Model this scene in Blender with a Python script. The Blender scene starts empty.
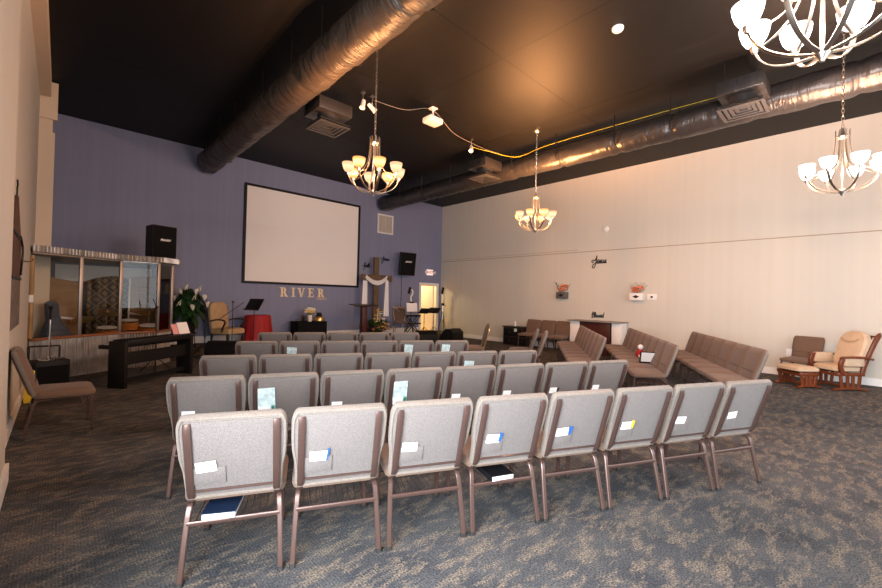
import bpy, bmesh, math, random
from mathutils import Vector, Matrix, noise
R = math.radians
PI = math.pi
random.seed(7)
scn = bpy.context.scene
COL = scn.collection

# ------------------------------------------------------------------ camera
M_RIGHT = Vector((0.72325552, -0.69017972, 0.02352453))
M_UP = Vector((-0.02519809, 0.00766715, 0.99965308))
M_FWD = Vector((0.69012064, 0.72359738, 0.01184591))
cam_d = bpy.data.cameras.new('camera')
cam = bpy.data.objects.new('camera', cam_d)
COL.objects.link(cam)
cam_d.sensor_width = 36.0
cam_d.lens = 398.629 / 882 * 36
cam_d.clip_start = 0.02
m = Matrix((M_RIGHT, M_UP, -M_FWD)).transposed().to_4x4()
m.translation = Vector((0, 0, 1.5))
cam.matrix_world = m
scn.camera = cam

# ------------------------------------------------------------------ materials
def new_mat(name):
    mt = bpy.data.materials.new(name); mt.use_nodes = True
    nt = mt.node_tree
    return mt, nt, nt.nodes['Principled BSDF']

def N(nt, typ, **kw):
    n = nt.nodes.new(typ)
    for k, v in kw.items():
        if k in n.inputs: n.inputs[k].default_value = v
        else: setattr(n, k, v)
    return n

def coord(nt, scale=(1, 1, 1), rot=(0, 0, 0), kind='Object'):
    tc = N(nt, 'ShaderNodeTexCoord')
    mp = N(nt, 'ShaderNodeMapping')
    mp.inputs['Scale'].default_value = scale
    mp.inputs['Rotation'].default_value = rot
    nt.links.new(tc.outputs[kind], mp.inputs['Vector'])
    return mp.outputs['Vector']

def ramp(nt, fac, stops):
    r = N(nt, 'ShaderNodeValToRGB')
    e = r.color_ramp.elements
    while len(e) < len(stops): e.new(0.5)
    for i, (p, c) in enumerate(stops):
        e[i].position = p; e[i].color = (*c, 1)
    nt.links.new(fac, r.inputs['Fac'])
    return r.outputs['Color']

def mat(name, col, rough=0.6, metal=0.0, spec=0.5, var=0.0, vscale=8.0, bump=0.0, bscale=60.0, stretch=(1, 1, 1)):
    mt, nt, b = new_mat(name)
    b.inputs['Base Color'].default_value = (*col, 1)
    b.inputs['Roughness'].default_value = rough
    b.inputs['Metallic'].default_value = metal
    b.inputs['Specular IOR Level'].default_value = spec
    if var > 0:
        v = coord(nt, stretch)
        nz = N(nt, 'ShaderNodeTexNoise', Scale=vscale, Detail=4.0)
        nt.links.new(v, nz.inputs['Vector'])
        lo = tuple(c * (1 - var) for c in col); hi = tuple(min(1, c * (1 + var)) for c in col)
        nt.links.new(ramp(nt, nz.outputs['Fac'], [(0.3, lo), (0.7, hi)]), b.inputs['Base Color'])
    if bump > 0:
        v = coord(nt, stretch)
        nz = N(nt, 'ShaderNodeTexNoise', Scale=bscale, Detail=3.0)
        nt.links.new(v, nz.inputs['Vector'])
        bp = N(nt, 'ShaderNodeBump', Strength=bump, Distance=0.01)
        nt.links.new(nz.outputs['Fac'], bp.inputs['Height'])
        nt.links.new(bp.outputs['Normal'], b.inputs['Normal'])
    return mt

def emis(name, col, strength):
    mt, nt, b = new_mat(name)
    b.inputs['Base Color'].default_value = (*col, 1)
    b.inputs['Emission Color'].default_value = (*col, 1)
    b.inputs['Emission Strength'].default_value = strength
    return mt

def carpet_mat():
    mt, nt, b = new_mat('carpet')
    b.inputs['Roughness'].default_value = 0.95
    b.inputs['Specular IOR Level'].default_value = 0.15
    v1 = coord(nt, (1.0, 2.3, 1.0), (0, 0, R(18)))
    n1 = N(nt, 'ShaderNodeTexNoise', Scale=5.2, Detail=9.0, Roughness=0.70, Distortion=0.25)
    nt.links.new(v1, n1.inputs['Vector'])
    v2 = coord(nt, (1.6, 1.0, 1.0), (0, 0, R(-10)))
    n2 = N(nt, 'ShaderNodeTexNoise', Scale=1.7, Detail=5.0, Roughness=0.6)
    nt.links.new(v2, n2.inputs['Vector'])
    v3 = coord(nt, (1, 1, 1))
    fine = N(nt, 'ShaderNodeTexNoise', Scale=95.0, Detail=2.0)
    nt.links.new(v3, fine.inputs['Vector'])
    base = ramp(nt, n2.outputs['Fac'], [(0.32, (0.042, 0.047, 0.056)), (0.5, (0.066, 0.070, 0.077)), (0.70, (0.100, 0.099, 0.099))])
    # loop rows
    wv = N(nt, 'ShaderNodeTexWave', Scale=20.0, Distortion=1.5, Detail=1.0)
    wv.wave_type = 'BANDS'; wv.bands_direction = 'X'
    wv.inputs['Detail Scale'].default_value = 3.0
    nt.links.new(v3, wv.inputs['Vector'])
    tanm = ramp(nt, n1.outputs['Fac'], [(0.485, (0, 0, 0)), (0.57, (0.75, 0.75, 0.75)), (0.7, (1, 1, 1))])
    mu = N(nt, 'ShaderNodeMath'); mu.operation = 'MULTIPLY'
    fr = ramp(nt, fine.outputs['Fac'], [(0.38, (0.35, 0.35, 0.35)), (0.6, (1, 1, 1))])
    nt.links.new(tanm, mu.inputs[0]); nt.links.new(fr, mu.inputs[1])
    mx = N(nt, 'ShaderNodeMix'); mx.data_type = 'RGBA'
    nt.links.new(mu.outputs[0], mx.inputs[0])
    nt.links.new(base, mx.inputs[6])
    mx.inputs[7].default_value = (0.200, 0.165, 0.126, 1)
    # speckle
    sp = ramp(nt, fine.outputs['Fac'], [(0.3, (0.45, 0.45, 0.45)), (0.7, (1.5, 1.5, 1.5))])
    m2 = N(nt, 'ShaderNodeMix'); m2.data_type = 'RGBA'; m2.blend_type = 'MULTIPLY'; m2.inputs[0].default_value = 1.0
    nt.links.new(mx.outputs[2], m2.inputs[6]); nt.links.new(sp, m2.inputs[7])
    wr = ramp(nt, wv.outputs['Fac'], [(0.2, (0.88, 0.88, 0.88)), (0.8, (1.08, 1.08, 1.08))])
    m3 = N(nt, 'ShaderNodeMix'); m3.data_type = 'RGBA'; m3.blend_type = 'MULTIPLY'; m3.inputs[0].default_value = 1.0
    nt.links.new(m2.outputs[2], m3.inputs[6]); nt.links.new(wr, m3.inputs[7])
    nt.links.new(m3.outputs[2], b.inputs['Base Color'])
    bp = N(nt, 'ShaderNodeBump', Strength=0.5, Distance=0.01)
    nt.links.new(fine.outputs['Fac'], bp.inputs['Height'])
    nt.links.new(bp.outputs['Normal'], b.inputs['Normal'])
    return mt

def ceiling_mat():
    mt, nt, b = new_mat('black_ceiling_paint')
    v = coord(nt, (22, 0.5, 1), (0, 0, R(-8)))
    nz = N(nt, 'ShaderNodeTexNoise', Scale=1.4, Detail=5.0, Roughness=0.6)
    nt.links.new(v, nz.inputs['Vector'])
    nt.links.new(ramp(nt, nz.outputs['Fac'], [(0.3, (0.0035, 0.0033, 0.0035)), (0.7, (0.0065, 0.0062, 0.0065))]), b.inputs['Base Color'])
    mr = N(nt, 'ShaderNodeMapRange')
    mr.inputs['To Min'].default_value = 0.46; mr.inputs['To Max'].default_value = 0.56
    nt.links.new(nz.outputs['Fac'], mr.inputs['Value'])
    nt.links.new(mr.outputs[0], b.inputs['Roughness'])
    b.inputs['Specular IOR Level'].default_value = 0.20
    return mt

def wall_mat(name, col, rough, streak=0.05, spec=0.3):
    mt, nt, b = new_mat(name)
    v = coord(nt, (9, 9, 0.18))
    nz = N(nt, 'ShaderNodeTexNoise', Scale=1.0, Detail=3.0, Roughness=0.5)
    nt.links.new(v, nz.inputs['Vector'])
    lo = tuple(c * (1 - streak) for c in col); hi = tuple(c * (1 + streak) for c in col)
    nt.links.new(ramp(nt, nz.outputs['Fac'], [(0.3, lo), (0.7, hi)]), b.inputs['Base Color'])
    b.inputs['Roughness'].default_value = rough
    b.inputs['Specular IOR Level'].default_value = spec
    return mt

def fabric_mat(name, c1, c2, scale=160.0):
    mt, nt, b = new_mat(name)
    v = coord(nt, (1, 1, 1))
    nz = N(nt, 'ShaderNodeTexNoise', Scale=scale, Detail=2.0, Roughness=0.7)
    nt.links.new(v, nz.inputs['Vector'])
    nt.links.new(ramp(nt, nz.outputs['Fac'], [(0.35, c1), (0.65, c2)]), b.inputs['Base Color'])
    b.inputs['Roughness'].default_value = 0.9
    b.inputs['Specular IOR Level'].default_value = 0.2
    b.inputs['Sheen Weight'].default_value = 0.15
    bp = N(nt, 'ShaderNodeBump', Strength=0.25, Distance=0.004)
    nt.links.new(nz.outputs['Fac'], bp.inputs['Height'])
    nt.links.new(bp.outputs['Normal'], b.inputs['Normal'])
    return mt

def wood_mat(name, c1, c2, rough=0.4, scale=3.0, stretch=(8, 8, 1)):
    mt, nt, b = new_mat(name)
    v = coord(nt, stretch)
    nz = N(nt, 'ShaderNodeTexNoise', Scale=scale, Detail=5.0, Roughness=0.6, Distortion=0.8)
    nt.links.new(v, nz.inputs['Vector'])
    nt.links.new(ramp(nt, nz.outputs['Fac'], [(0.3, c1), (0.7, c2)]), b.inputs['Base Color'])
    b.inputs['Roughness'].default_value = rough
    return mt

def glass_mat():
    mt = bpy.data.materials.new('clear_glass'); mt.use_nodes = True
    nt = mt.node_tree; nt.nodes.clear()
    out = N(nt, 'ShaderNodeOutputMaterial')
    tr = N(nt, 'ShaderNodeBsdfTransparent'); tr.inputs['Color'].default_value = (0.95, 0.96, 0.95, 1)
    gl = N(nt, 'ShaderNodeBsdfGlossy', Roughness=0.02)
    fr = N(nt, 'ShaderNodeFresnel', IOR=1.32)
    mx = N(nt, 'ShaderNodeMixShader')
    nt.links.new(fr.outputs[0], mx.inputs[0]); nt.links.new(tr.outputs[0], mx.inputs[1]); nt.links.new(gl.outputs[0], mx.inputs[2])
    nt.links.new(mx.outputs[0], out.inputs['Surface'])
    return mt

def foil_mat(name='black_foil_wrap', col=(0.022, 0.021, 0.022), rough=0.33, strength=0.28):
    mt, nt, b = new_mat(name)
    b.inputs['Base Color'].default_value = (*col, 1)
    b.inputs['Metallic'].default_value = 0.0
    b.inputs['Roughness'].default_value = rough
    b.inputs['Specular IOR Level'].default_value = 0.5
    v = coord(nt, (1.2, 5.5, 1.2))
    nz = N(nt, 'ShaderNodeTexNoise', Scale=1.3, Detail=3.5, Roughness=0.55, Distortion=0.5)
    nt.links.new(v, nz.inputs['Vector'])
    bp = N(nt, 'ShaderNodeBump', Strength=strength, Distance=0.10)
    nt.links.new(nz.outputs['Fac'], bp.inputs['Height'])
    nt.links.new(bp.outputs['Normal'], b.inputs['Normal'])
    return mt

def damask_mat():
    mt, nt, b = new_mat('gold_black_damask')
    v = coord(nt, (1, 1, 1), (0, R(45), 0))
    ck = N(nt, 'ShaderNodeVectorMath'); ck.operation = 'SCALE'; ck.inputs['Scale'].default_value = 4.9
    nt.links.new(v, ck.inputs[0])
    fx = N(nt, 'ShaderNodeVectorMath'); fx.operation = 'FRACTION'
    nt.links.new(ck.outputs[0], fx.inputs[0])
    sb = N(nt, 'ShaderNodeVectorMath'); sb.operation = 'SUBTRACT'; sb.inputs[1].default_value = (0.5, 0.5, 0.5)
    nt.links.new(fx.outputs[0], sb.inputs[0])
    ab = N(nt, 'ShaderNodeVectorMath'); ab.operation = 'ABSOLUTE'
    nt.links.new(sb.outputs[0], ab.inputs[0])
    sx = N(nt, 'ShaderNodeSeparateXYZ'); nt.links.new(ab.outputs[0], sx.inputs[0])
    mxm = N(nt, 'ShaderNodeMath'); mxm.operation = 'MAXIMUM'
    nt.links.new(sx.outputs['X'], mxm.inputs[0]); nt.links.new(sx.outputs['Z'], mxm.inputs[1])
    g = (0.20, 0.125, 0.04); k = (0.006, 0.005, 0.005)
    c = ramp(nt, mxm.outputs[0], [(0.0, k), (0.10, g), (0.17, g), (0.20, k), (0.30, k), (0.31, g), (0.34, k), (0.43, k), (0.45, g)])
    nt.links.new(c, b.inputs['Base Color'])
    b.inputs['Roughness'].default_value = 0.6
    return mt

MT = {}
MT['carpet'] = carpet_mat()
MT['ceiling'] = ceiling_mat()
MT['purple'] = wall_mat('purple_wall_paint', (0.212, 0.232, 0.352), 0.55, 0.05)
MT['cream'] = wall_mat('cream_wall_paint', (0.565, 0.540, 0.482), 0.6, 0.02)
MT['cream2'] = mat('cream_gloss_paint', (0.68, 0.55, 0.41), 0.5)
MT['seam'] = mat('wall_seam', (0.34, 0.27, 0.19), 0.7)
MT['white'] = mat('white_paint', (0.78, 0.77, 0.76), 0.5)
MT['fab_front'] = fabric_mat('brown_upholstery', (0.125, 0.078, 0.055), (0.185, 0.120, 0.086))
MT['fab_side'] = fabric_mat('taupe_upholstery', (0.150, 0.124, 0.105), (0.22, 0.188, 0.162))
MT['fab_back'] = fabric_mat('grey_tweed', (0.112, 0.099, 0.094), (0.195, 0.174, 0.166), 210.0)
MT['frame'] = mat('brown_tube_steel', (0.095, 0.055, 0.046), 0.30, 0.4, 0.6)
MT['rubber'] = mat('black_rubber', (0.012, 0.012, 0.012), 0.6)
MT['nickel'] = mat('brushed_nickel', (0.58, 0.55, 0.50), 0.28, 1.0)
MT['chrome'] = mat('chrome', (0.8, 0.8, 0.8), 0.12, 1.0)
MT['black'] = mat('black_plastic', (0.006, 0.006, 0.0065), 0.55, 0.0, 0.25)
MT['blackmetal'] = mat('black_metal', (0.012, 0.012, 0.012), 0.4, 0.3)
MT['blackcloth'] = mat('black_grille_cloth', (0.006, 0.006, 0.0065), 0.85, 0.0, 0.15, bump=0.3, bscale=300)
MT['foil'] = foil_mat()
MT['tinted_foil'] = foil_mat('amber_tinted_foil', (0.044, 0.035, 0.029), 0.44, 0.7)  # black foil tinted brown for the amber light falling on it
MT['screen'] = mat('screen_vinyl', (0.86, 0.83, 0.805), 0.75)
MT['gold'] = mat('cream_gold_letters', (0.80, 0.66, 0.46), 0.45)
MT['card'] = mat('white_card', (0.86, 0.86, 0.86), 0.6)
MT['leaflet'] = mat('pale_teal_print', (0.55, 0.70, 0.72), 0.5, var=0.3, vscale=30)
MT['blue'] = mat('blue_pen', (0.02, 0.10, 0.40), 0.4)
MT['green'] = mat('green_pen', (0.02, 0.22, 0.14), 0.4)
MT['yellow'] = mat('yellow_plastic', (0.75, 0.55, 0.03), 0.4)
MT['bookblue'] = mat('dark_blue_cover', (0.010, 0.022, 0.055), 0.35)
MT['bookblack'] = mat('black_cover', (0.008, 0.008, 0.010), 0.35)
MT['paper'] = mat('page_edges', (0.75, 0.73, 0.70), 0.8)
MT['mahogany'] = wood_mat('mahogany', (0.035, 0.008, 0.007), (0.075, 0.018, 0.014), 0.3)
MT['cherry'] = wood_mat('cherry_wood', (0.105, 0.024, 0.008), (0.19, 0.048, 0.014), 0.3, 2.5)
MT['oakrail'] = wood_mat('orange_wood', (0.20, 0.065, 0.025), (0.33, 0.12, 0.045), 0.4)
MT['roughwood'] = wood_mat('weathered_wood', (0.06, 0.035, 0.02), (0.19, 0.115, 0.06), 0.7)
MT['tanwood'] = wood_mat('tan_panel_wood', (0.20, 0.105, 0.035), (0.31, 0.17, 0.06), 0.6, 2.0, (1, 1, 9))
MT['goldwood'] = wood_mat('golden_pine', (0.26, 0.15, 0.055), (0.40, 0.25, 0.10), 0.5)
MT['corr'] = mat('galvanised_steel', (0.36, 0.335, 0.31), 0.42, 0.75, var=0.25, vscale=5)
MT['alu'] = mat('aluminium', (0.30, 0.27, 0.25), 0.4, 0.7)
MT['glass'] = glass_mat()
MT['damask'] = damask_mat()
MT['bluegrey'] = mat('blue_grey_vinyl', (0.055, 0.075, 0.115), 0.5)
MT['red'] = mat('red_cloth', (0.36, 0.010, 0.014), 0.7)
MT['beige'] = mat('beige_cushion', (0.56, 0.42, 0.29), 0.8, var=0.08, vscale=6)
MT['goldbeige'] = mat('gold_beige_fabric', (0.52, 0.35, 0.18), 0.7, var=0.08)
MT['darkwood'] = wood_mat('dark_stained_wood', (0.012, 0.007, 0.005), (0.03, 0.017, 0.012), 0.35)
MT['whitecloth'] = mat('white_cloth', (0.80, 0.79, 0.80), 0.8)
MT['leaf'] = mat('dark_green_leaf', (0.010, 0.040, 0.010), 0.35, var=0.5, vscale=9)
MT['leaf2'] = mat('olive_leaf', (0.05, 0.085, 0.02), 0.5, var=0.4)
MT['petalwhite'] = mat('white_petal', (0.80, 0.76, 0.62), 0.6)
MT['petalyellow'] = mat('yellow_petal', (0.75, 0.50, 0.10), 0.6)
MT['petalpink'] = mat('coral_petal', (0.75, 0.22, 0.13), 0.6, var=0.3)
MT['petalorange'] = mat('orange_petal', (0.60, 0.18, 0.04), 0.6)
MT['petalpurple'] = mat('purple_petal', (0.12, 0.03, 0.10), 0.6)
MT['greybox'] = mat('grey_painted_wood', (0.10, 0.095, 0.09), 0.5)
MT['redletter'] = mat('red_sign_letters', (0.65, 0.04, 0.03), 0.5)
MT['orangeplastic'] = mat('orange_plastic', (0.75, 0.22, 0.02), 0.5)
MT['yellowwall'] = mat('yellow_room_paint', (0.82, 0.55, 0.06), 0.7)
MT['cord'] = mat('yellow_cord', (0.50, 0.40, 0.01), 0.5)
MT['greyplastic'] = mat('light_grey_plastic', (0.45, 0.42, 0.40), 0.5)
MT['amber'] = mat('amber_drum_shell', (0.42, 0.13, 0.02), 0.25)
MT['bronze'] = mat('bronze_cymbal', (0.62, 0.42, 0.16), 0.3, 0.9)
MT['rust'] = wood_mat('rusted_metal', (0.03, 0.018, 0.012), (0.15, 0.075, 0.045), 0.7, 3.0, (3, 3, 3))
MT['rustgrey'] = wood_mat('grey_weathered_panel', (0.07, 0.06, 0.055), (0.20, 0.165, 0.14), 0.7, 3.0, (3, 3, 3))
MT['ash'] = mat('grey_laminate', (0.22, 0.20, 0.18), 0.4)
MT['exitwhite'] = emis('lit_exit_face', (1.0, 0.80, 0.72), 0.6)

def shade_mat(name, c_lo, c_hi, s_lo, s_hi, z0, z1, clear):
    """glass lamp shade that glows by its own emission, strongest mid-height, and lets bulb light through"""
    mt = bpy.data.materials.new(name); mt.use_nodes = True
    nt = mt.node_tree; nt.nodes.clear()
    out = N(nt, 'ShaderNodeOutputMaterial')
    tc = N(nt, 'ShaderNodeTexCoord'); sx = N(nt, 'ShaderNodeSeparateXYZ')
    nt.links.new(tc.outputs['Object'], sx.inputs[0])
    mr = N(nt, 'ShaderNodeMapRange')
    mr.inputs['From Min'].default_value = z0; mr.inputs['From Max'].default_value = z1
    nt.links.new(sx.outputs['Z'], mr.inputs['Value'])
    col = ramp(nt, mr.outputs[0], [(0.0, c_lo), (0.5, c_hi), (1.0, c_lo)])
    st = ramp(nt, mr.outputs[0], [(0.0, (s_lo / 50,) * 3), (0.5, (s_hi / 50,) * 3), (1.0, (s_lo / 50,) * 3)])
    mu = N(nt, 'ShaderNodeMath'); mu.operation = 'MULTIPLY'; mu.inputs[1].default_value = 50.0
    nt.links.new(st, mu.inputs[0])
    em = N(nt, 'ShaderNodeEmission'); nt.links.new(col, em.inputs['Color']); nt.links.new(mu.outputs[0], em.inputs['Strength'])
    tr = N(nt, 'ShaderNodeBsdfTransparent')
    mx = N(nt, 'ShaderNodeMixShader', Fac=clear)
    nt.links.new(em.outputs[0], mx.inputs[1]); nt.links.new(tr.outputs[0], mx.inputs[2])
    nt.links.new(mx.outputs[0], out.inputs['Surface'])
    return mt
MT['shade_warm'] = shade_mat('warm_lit_glass', (1.0, 0.30, 0.06), (1.0, 0.54, 0.22), 1.3, 3.0, 0.0, 0.155, 0.45)
MT['shade_dim'] = shade_mat('dim_glow_glass', (1.0, 0.50, 0.25), (1.0, 0.62, 0.36), 1.1, 1.5, 0.0, 0.155, 0.3)  # unlit shades; their pale cream look is put in as emission
MT['shade_cool'] = shade_mat('cool_lit_glass', (1.0, 0.93, 0.90), (1.0, 0.95, 0.93), 3.0, 6.0, 0.0, 0.155, 0.6)

# ------------------------------------------------------------------ mesh helpers
class MB:
    def __init__(s):
        s.v = []; s.f = []; s.mi = []; s.smooth = []
    def add(s, vs, fs, mi=0, sm=True):
        o = len(s.v); s.v += [Vector(v) for v in vs]
        for f in fs:
            s.f.append([i + o for i in f]); s.mi.append(mi); s.smooth.append(sm)
        return s
    def box(s, c, d, rot=None, mi=0, bev=0.0):
        """c centre, d full sizes; bev chamfers all edges"""
        cx, cy, cz = c; hx, hy, hz = d[0] / 2, d[1] / 2, d[2] / 2
        Mx = rot.to_matrix() if rot is not None and not isinstance(rot, Matrix) else rot
        def T(p):
            p = Vector(p)
            if Mx is not None: p = Mx @ p
            return p + Vector(c)
        if bev <= 0:
            vs = [T((x * hx, y * hy, z * hz)) for x in (-1, 1) for y in (-1, 1) for z in (-1, 1)]
            fs = [(0, 1, 3, 2), (4, 6, 7, 5), (0, 4, 5, 1), (2, 3, 7, 6), (0, 2, 6, 4), (1, 5, 7, 3)]
            return s.add(vs, fs, mi, False)
        b = min(bev, hx * .95, hy * .95, hz * .95)
        bm = bmesh.new()
        bmesh.ops.create_cube(bm, size=1)
        for v in bm.verts: v.co = Vector((v.co.x * 2 * hx, v.co.y * 2 * hy, v.co.z * 2 * hz))
        bmesh.ops.bevel(bm, geom=list(bm.edges), offset=b, segments=2, profile=0.5, affect='EDGES')
        bm.verts.index_update()
        vs = [T(v.co) for v in bm.verts]; fs = [[v.index for v in f.verts] for f in bm.faces]
        bm.free()
        return s.add(vs, fs, mi, True)
    def tube(s, path, ra, rb=None, seg=8, side=None, cap=True, mi=0, radii=None, sq=False):
        """sweep a (super)ellipse; ra half-size along side axis, rb along the other"""
        rb = ra if rb is None else rb
        P = [Vector(p) for p in path]; n = len(P)
        vs = []; prev = None
        for i in range(n):
            t = (P[min(i + 1, n - 1)] - P[max(i - 1, 0)])
            if t.length < 1e-9: t = Vector((0, 0, 1))
            t.normalize()
            if side is not None:
                a = Vector(side)
            elif prev is not None:
                a = prev
            else:
                a = Vector((1, 0, 0)) if abs(t.x) < 0.8 else Vector((0, 1, 0))
            a = a - t * a.dot(t)
            if a.length < 1e-6: a = t.orthogonal()
            a.normalize(); prev = a
            b = t.cross(a)
            k = radii[i] if radii else 1.0
            for j in range(seg):
                th = 2 * PI * (j + 0.5) / seg
                cx, sy = math.cos(th), math.sin(th)
                if sq:
                    e = 0.45
                    cx = math.copysign(abs(cx) ** e, cx); sy = math.copysign(abs(sy) ** e, sy)
                vs.append(P[i] + a * cx * ra * k + b * sy * rb * k)
        fs = []
        for i in range(n - 1):
            for j in range(seg):
                a0 = i * seg + j; a1 = i * seg + (j + 1) % seg
                fs.append((a0, a1, a1 + seg, a0 + seg))
        if cap:
            fs.append(tuple(range(seg))[::-1]); fs.append(tuple((n - 1) * seg + j for j in range(seg)))
        return s.add(vs, fs, mi, True)
    def lathe(s, prof, seg=20, c=(0, 0, 0), mi=0, axis=None, close=False):
        """prof [(r,z)...]"""
        vs = []; n = len(prof)
        Q = Vector(axis).to_track_quat('Z', 'Y').to_matrix() if axis is not None else None
        for r, z in prof:
            for j in range(seg):
                th = 2 * PI * j / seg
                p = Vector((r * math.cos(th), r * math.sin(th), z))
                if Q is not None: p = Q @ p
                vs.append(p + Vector(c))
        fs = []
        rng = n if close else n - 1
        for i in range(rng):
            for j in range(seg):
                a = i * seg + j; b = i * seg + (j + 1) % seg
                i2 = (i + 1) % n
                c2 = i2 * seg + (j + 1) % seg; d = i2 * seg + j
                fs.append((a, b, c2, d))
        if not close:
            fs.append(tuple(range(seg))[::-1]); fs.append(tuple((n - 1) * seg + j for j in range(seg)))
        return s.add(vs, fs, mi, True)
    def prism(s, poly, axis_o, ux, uy, un, depth, mi=0):
        """poly in (u,v) -> axis_o + ux*u + uy*v, extruded along un*depth"""
        o = Vector(axis_o); ux = Vector(ux); uy = Vector(uy); un = Vector(un)
        n = len(poly)
        vs = [o + ux * p[0] + uy * p[1] for p in poly] + [o + ux * p[0] + uy * p[1] + un * depth for p in poly]
        fs = [tuple(range(n)), tuple(range(n, 2 * n))[::-1]]
        for i in range(n):
            j = (i + 1) % n
            fs.append((i, i + n, j + n, j))
        return s.add(vs, fs, mi, False)
    def rings(s, ringlist, mis=None, capmi=(0, 0), sm=True):
        """loft a list of equal-length closed point rings, capped"""
        n = len(ringlist[0]); vs = [p for r in ringlist for p in r]
        o = len(s.v); s.v += [Vector(v) for v in vs]
        for i in range(len(ringlist) - 1):
            for j in range(n):
                a = i * n + j; b = i * n + (j + 1) % n
                s.f.append([o + a, o + b, o + b + n, o + a + n]); s.mi.append(mis[i] if mis else 0); s.smooth.append(sm)
        s.f.append([o + k for k in range(n)][::-1]); s.mi.append(capmi[0]); s.smooth.append(sm)
        e = (len(ringlist) - 1) * n
        s.f.append([o + e + k for k in range(n)]); s.mi.append(capmi[1]); s.smooth.append(sm)
        return s
    def sheet(s, fn, nu, nv, thick=0.0, mi=0):
        """grid surface fn(u,v) with optional thickness along its normal"""
        g = [[Vector(fn(i / nu, j / nv)) for j in range(nv + 1)] for i in range(nu + 1)]
        vs = [p for row in g for p in row]; w = nv + 1
        fs = [(i * w + j, (i + 1) * w + j, (i + 1) * w + j + 1, i * w + j + 1) for i in range(nu) for j in range(nv)]
        if thick <= 0: return s.add(vs, fs, mi, True)
        nr = []
        for i in range(nu + 1):
            for j in range(nv + 1):
                du = g[min(i + 1, nu)][j] - g[max(i - 1, 0)][j]; dv = g[i][min(j + 1, nv)] - g[i][max(j - 1, 0)]
                q = du.cross(dv)
                nr.append(q.normalized() if q.length > 1e-12 else Vector((0, 0, 1)))
        k = len(vs)
        vs2 = vs + [vs[i] - nr[i] * thick for i in range(k)]
        fs2 = fs + [tuple(a + k for a in f)[::-1] for f in fs]
        bd = [i * w for i in range(nu + 1)] + [nu * w + j for j in range(1, w)] + [i * w + nv for i in range(nu - 1, -1, -1)] + [j for j in range(nv - 1, 0, -1)]
        for a, b in zip(bd, bd[1:] + bd[:1]): fs2.append((b, a, a + k, b + k))
        return s.add(vs2, fs2, mi, True)
    def ball(s, c, r, seg=10, rr=None, mi=0):
        rx, ry, rz = (r, r, r) if rr is None else rr
        h = max(4, seg // 2 + 1); pr = []
        vs = []
        for i in range(1, h):
            ph = PI * i / h
            for j in range(seg):
                th = 2 * PI * j / seg
                vs.append(Vector((rx * math.sin(ph) * math.cos(th), ry * math.sin(ph) * math.sin(th), -rz * math.cos(ph))) + Vector(c))
        b = len(vs); vs += [Vector(c) - Vector((0, 0, rz)), Vector(c) + Vector((0, 0, rz))]
        fs = []
        for i in range(h - 2):
            for j in range(seg):
                a0 = i * seg + j; a1 = i * seg + (j + 1) % seg
                fs.append((a0, a1, a1 + seg, a0 + seg))
        for j in range(seg):
            fs.append((b, (j + 1) % seg, j)); fs.append((b + 1, (h - 2) * seg + j, (h - 2) * seg + (j + 1) % seg))
        return s.add(vs, fs, mi, True)
    def build(s, name, mats, parent=None, loc=None, rotz=0.0, angle=38):
        me = bpy.data.meshes.new(name)
        bm = bmesh.new()
        bv = [bm.verts.new(v) for v in s.v]
        for f, mi, sm in zip(s.f, s.mi, s.smooth):
            try:
                fc = bm.faces.new([bv[i] for i in f])
            except ValueError:
                continue
            fc.material_index = mi; fc.smooth = sm
        bmesh.ops.recalc_face_normals(bm, faces=bm.faces)
        for e in bm.edges:
            if len(e.link_faces) == 2 and e.calc_face_angle(0) > R(angle): e.smooth = False
        bm.to_mesh(me); bm.free()
        for mt in (mats if isinstance(mats, (list, tuple)) else [mats]): me.materials.append(mt)
        o = bpy.data.objects.new(name, me); COL.objects.link(o)
        if parent is not None: o.parent = parent
        if loc is not None: o.location = loc
        o.rotation_euler.z = rotz
        return o

def tag(o, label, cat, group=None):
    o['label'] = label; o['category'] = cat
    if group: o['group'] = group
    return o

def thing(name, label, cat, loc=(0, 0, 0), rotz=0.0, group=None):
    o = bpy.data.objects.new(name, None); COL.objects.link(o)
    o.empty_display_size = 0.1
    o.location = loc; o.rotation_euler = (0, 0, rotz)
    return tag(o, label, cat, group)

def struct(name, mb, mt):
    o = mb.build(name, mt); o['kind'] = 'structure'
    return o

def copy_obj(src, parent):
    c = src.copy(); COL.objects.link(c); c.parent = parent
    for ch in list(src.children): copy_obj(ch, c)
    return c

def dup(root, loc, rotz, label, group=None):
    c = copy_obj(root, None)
    c.location = loc; c.rotation_euler = (0, 0, rotz)
    c['label'] = label
    if group: c['group'] = group
    return c

def smooth_path(P, k=6):
    P = [Vector(p) for p in P]; out = []
    for i in range(len(P) - 1):
        p0 = P[max(i - 1, 0)]; p1 = P[i]; p2 = P[i + 1]; p3 = P[min(i + 2, len(P) - 1)]
        for j in range(k):
            t = j / k
            out.append(0.5 * ((2 * p1) + (p2 - p0) * t + (2 * p0 - 5 * p1 + 4 * p2 - p3) * t * t + (3 * p1 - p0 - 3 * p2 + p3) * t ** 3))
    out.append(P[-1])
    return out

def round_rect(w, d, r, k=4):
    """outline centred at origin, ccw"""
    pts = []
    for cx, cy, a0 in ((w / 2 - r, d / 2 - r, 0), (-w / 2 + r, d / 2 - r, 90), (-w / 2 + r, -d / 2 + r, 180), (w / 2 - r, -d / 2 + r, 270)):
        for i in range(k + 1):
            a = R(a0 + 90 * i / k)
            pts.append((cx + r * math.cos(a), cy + r * math.sin(a)))
    return pts

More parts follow.
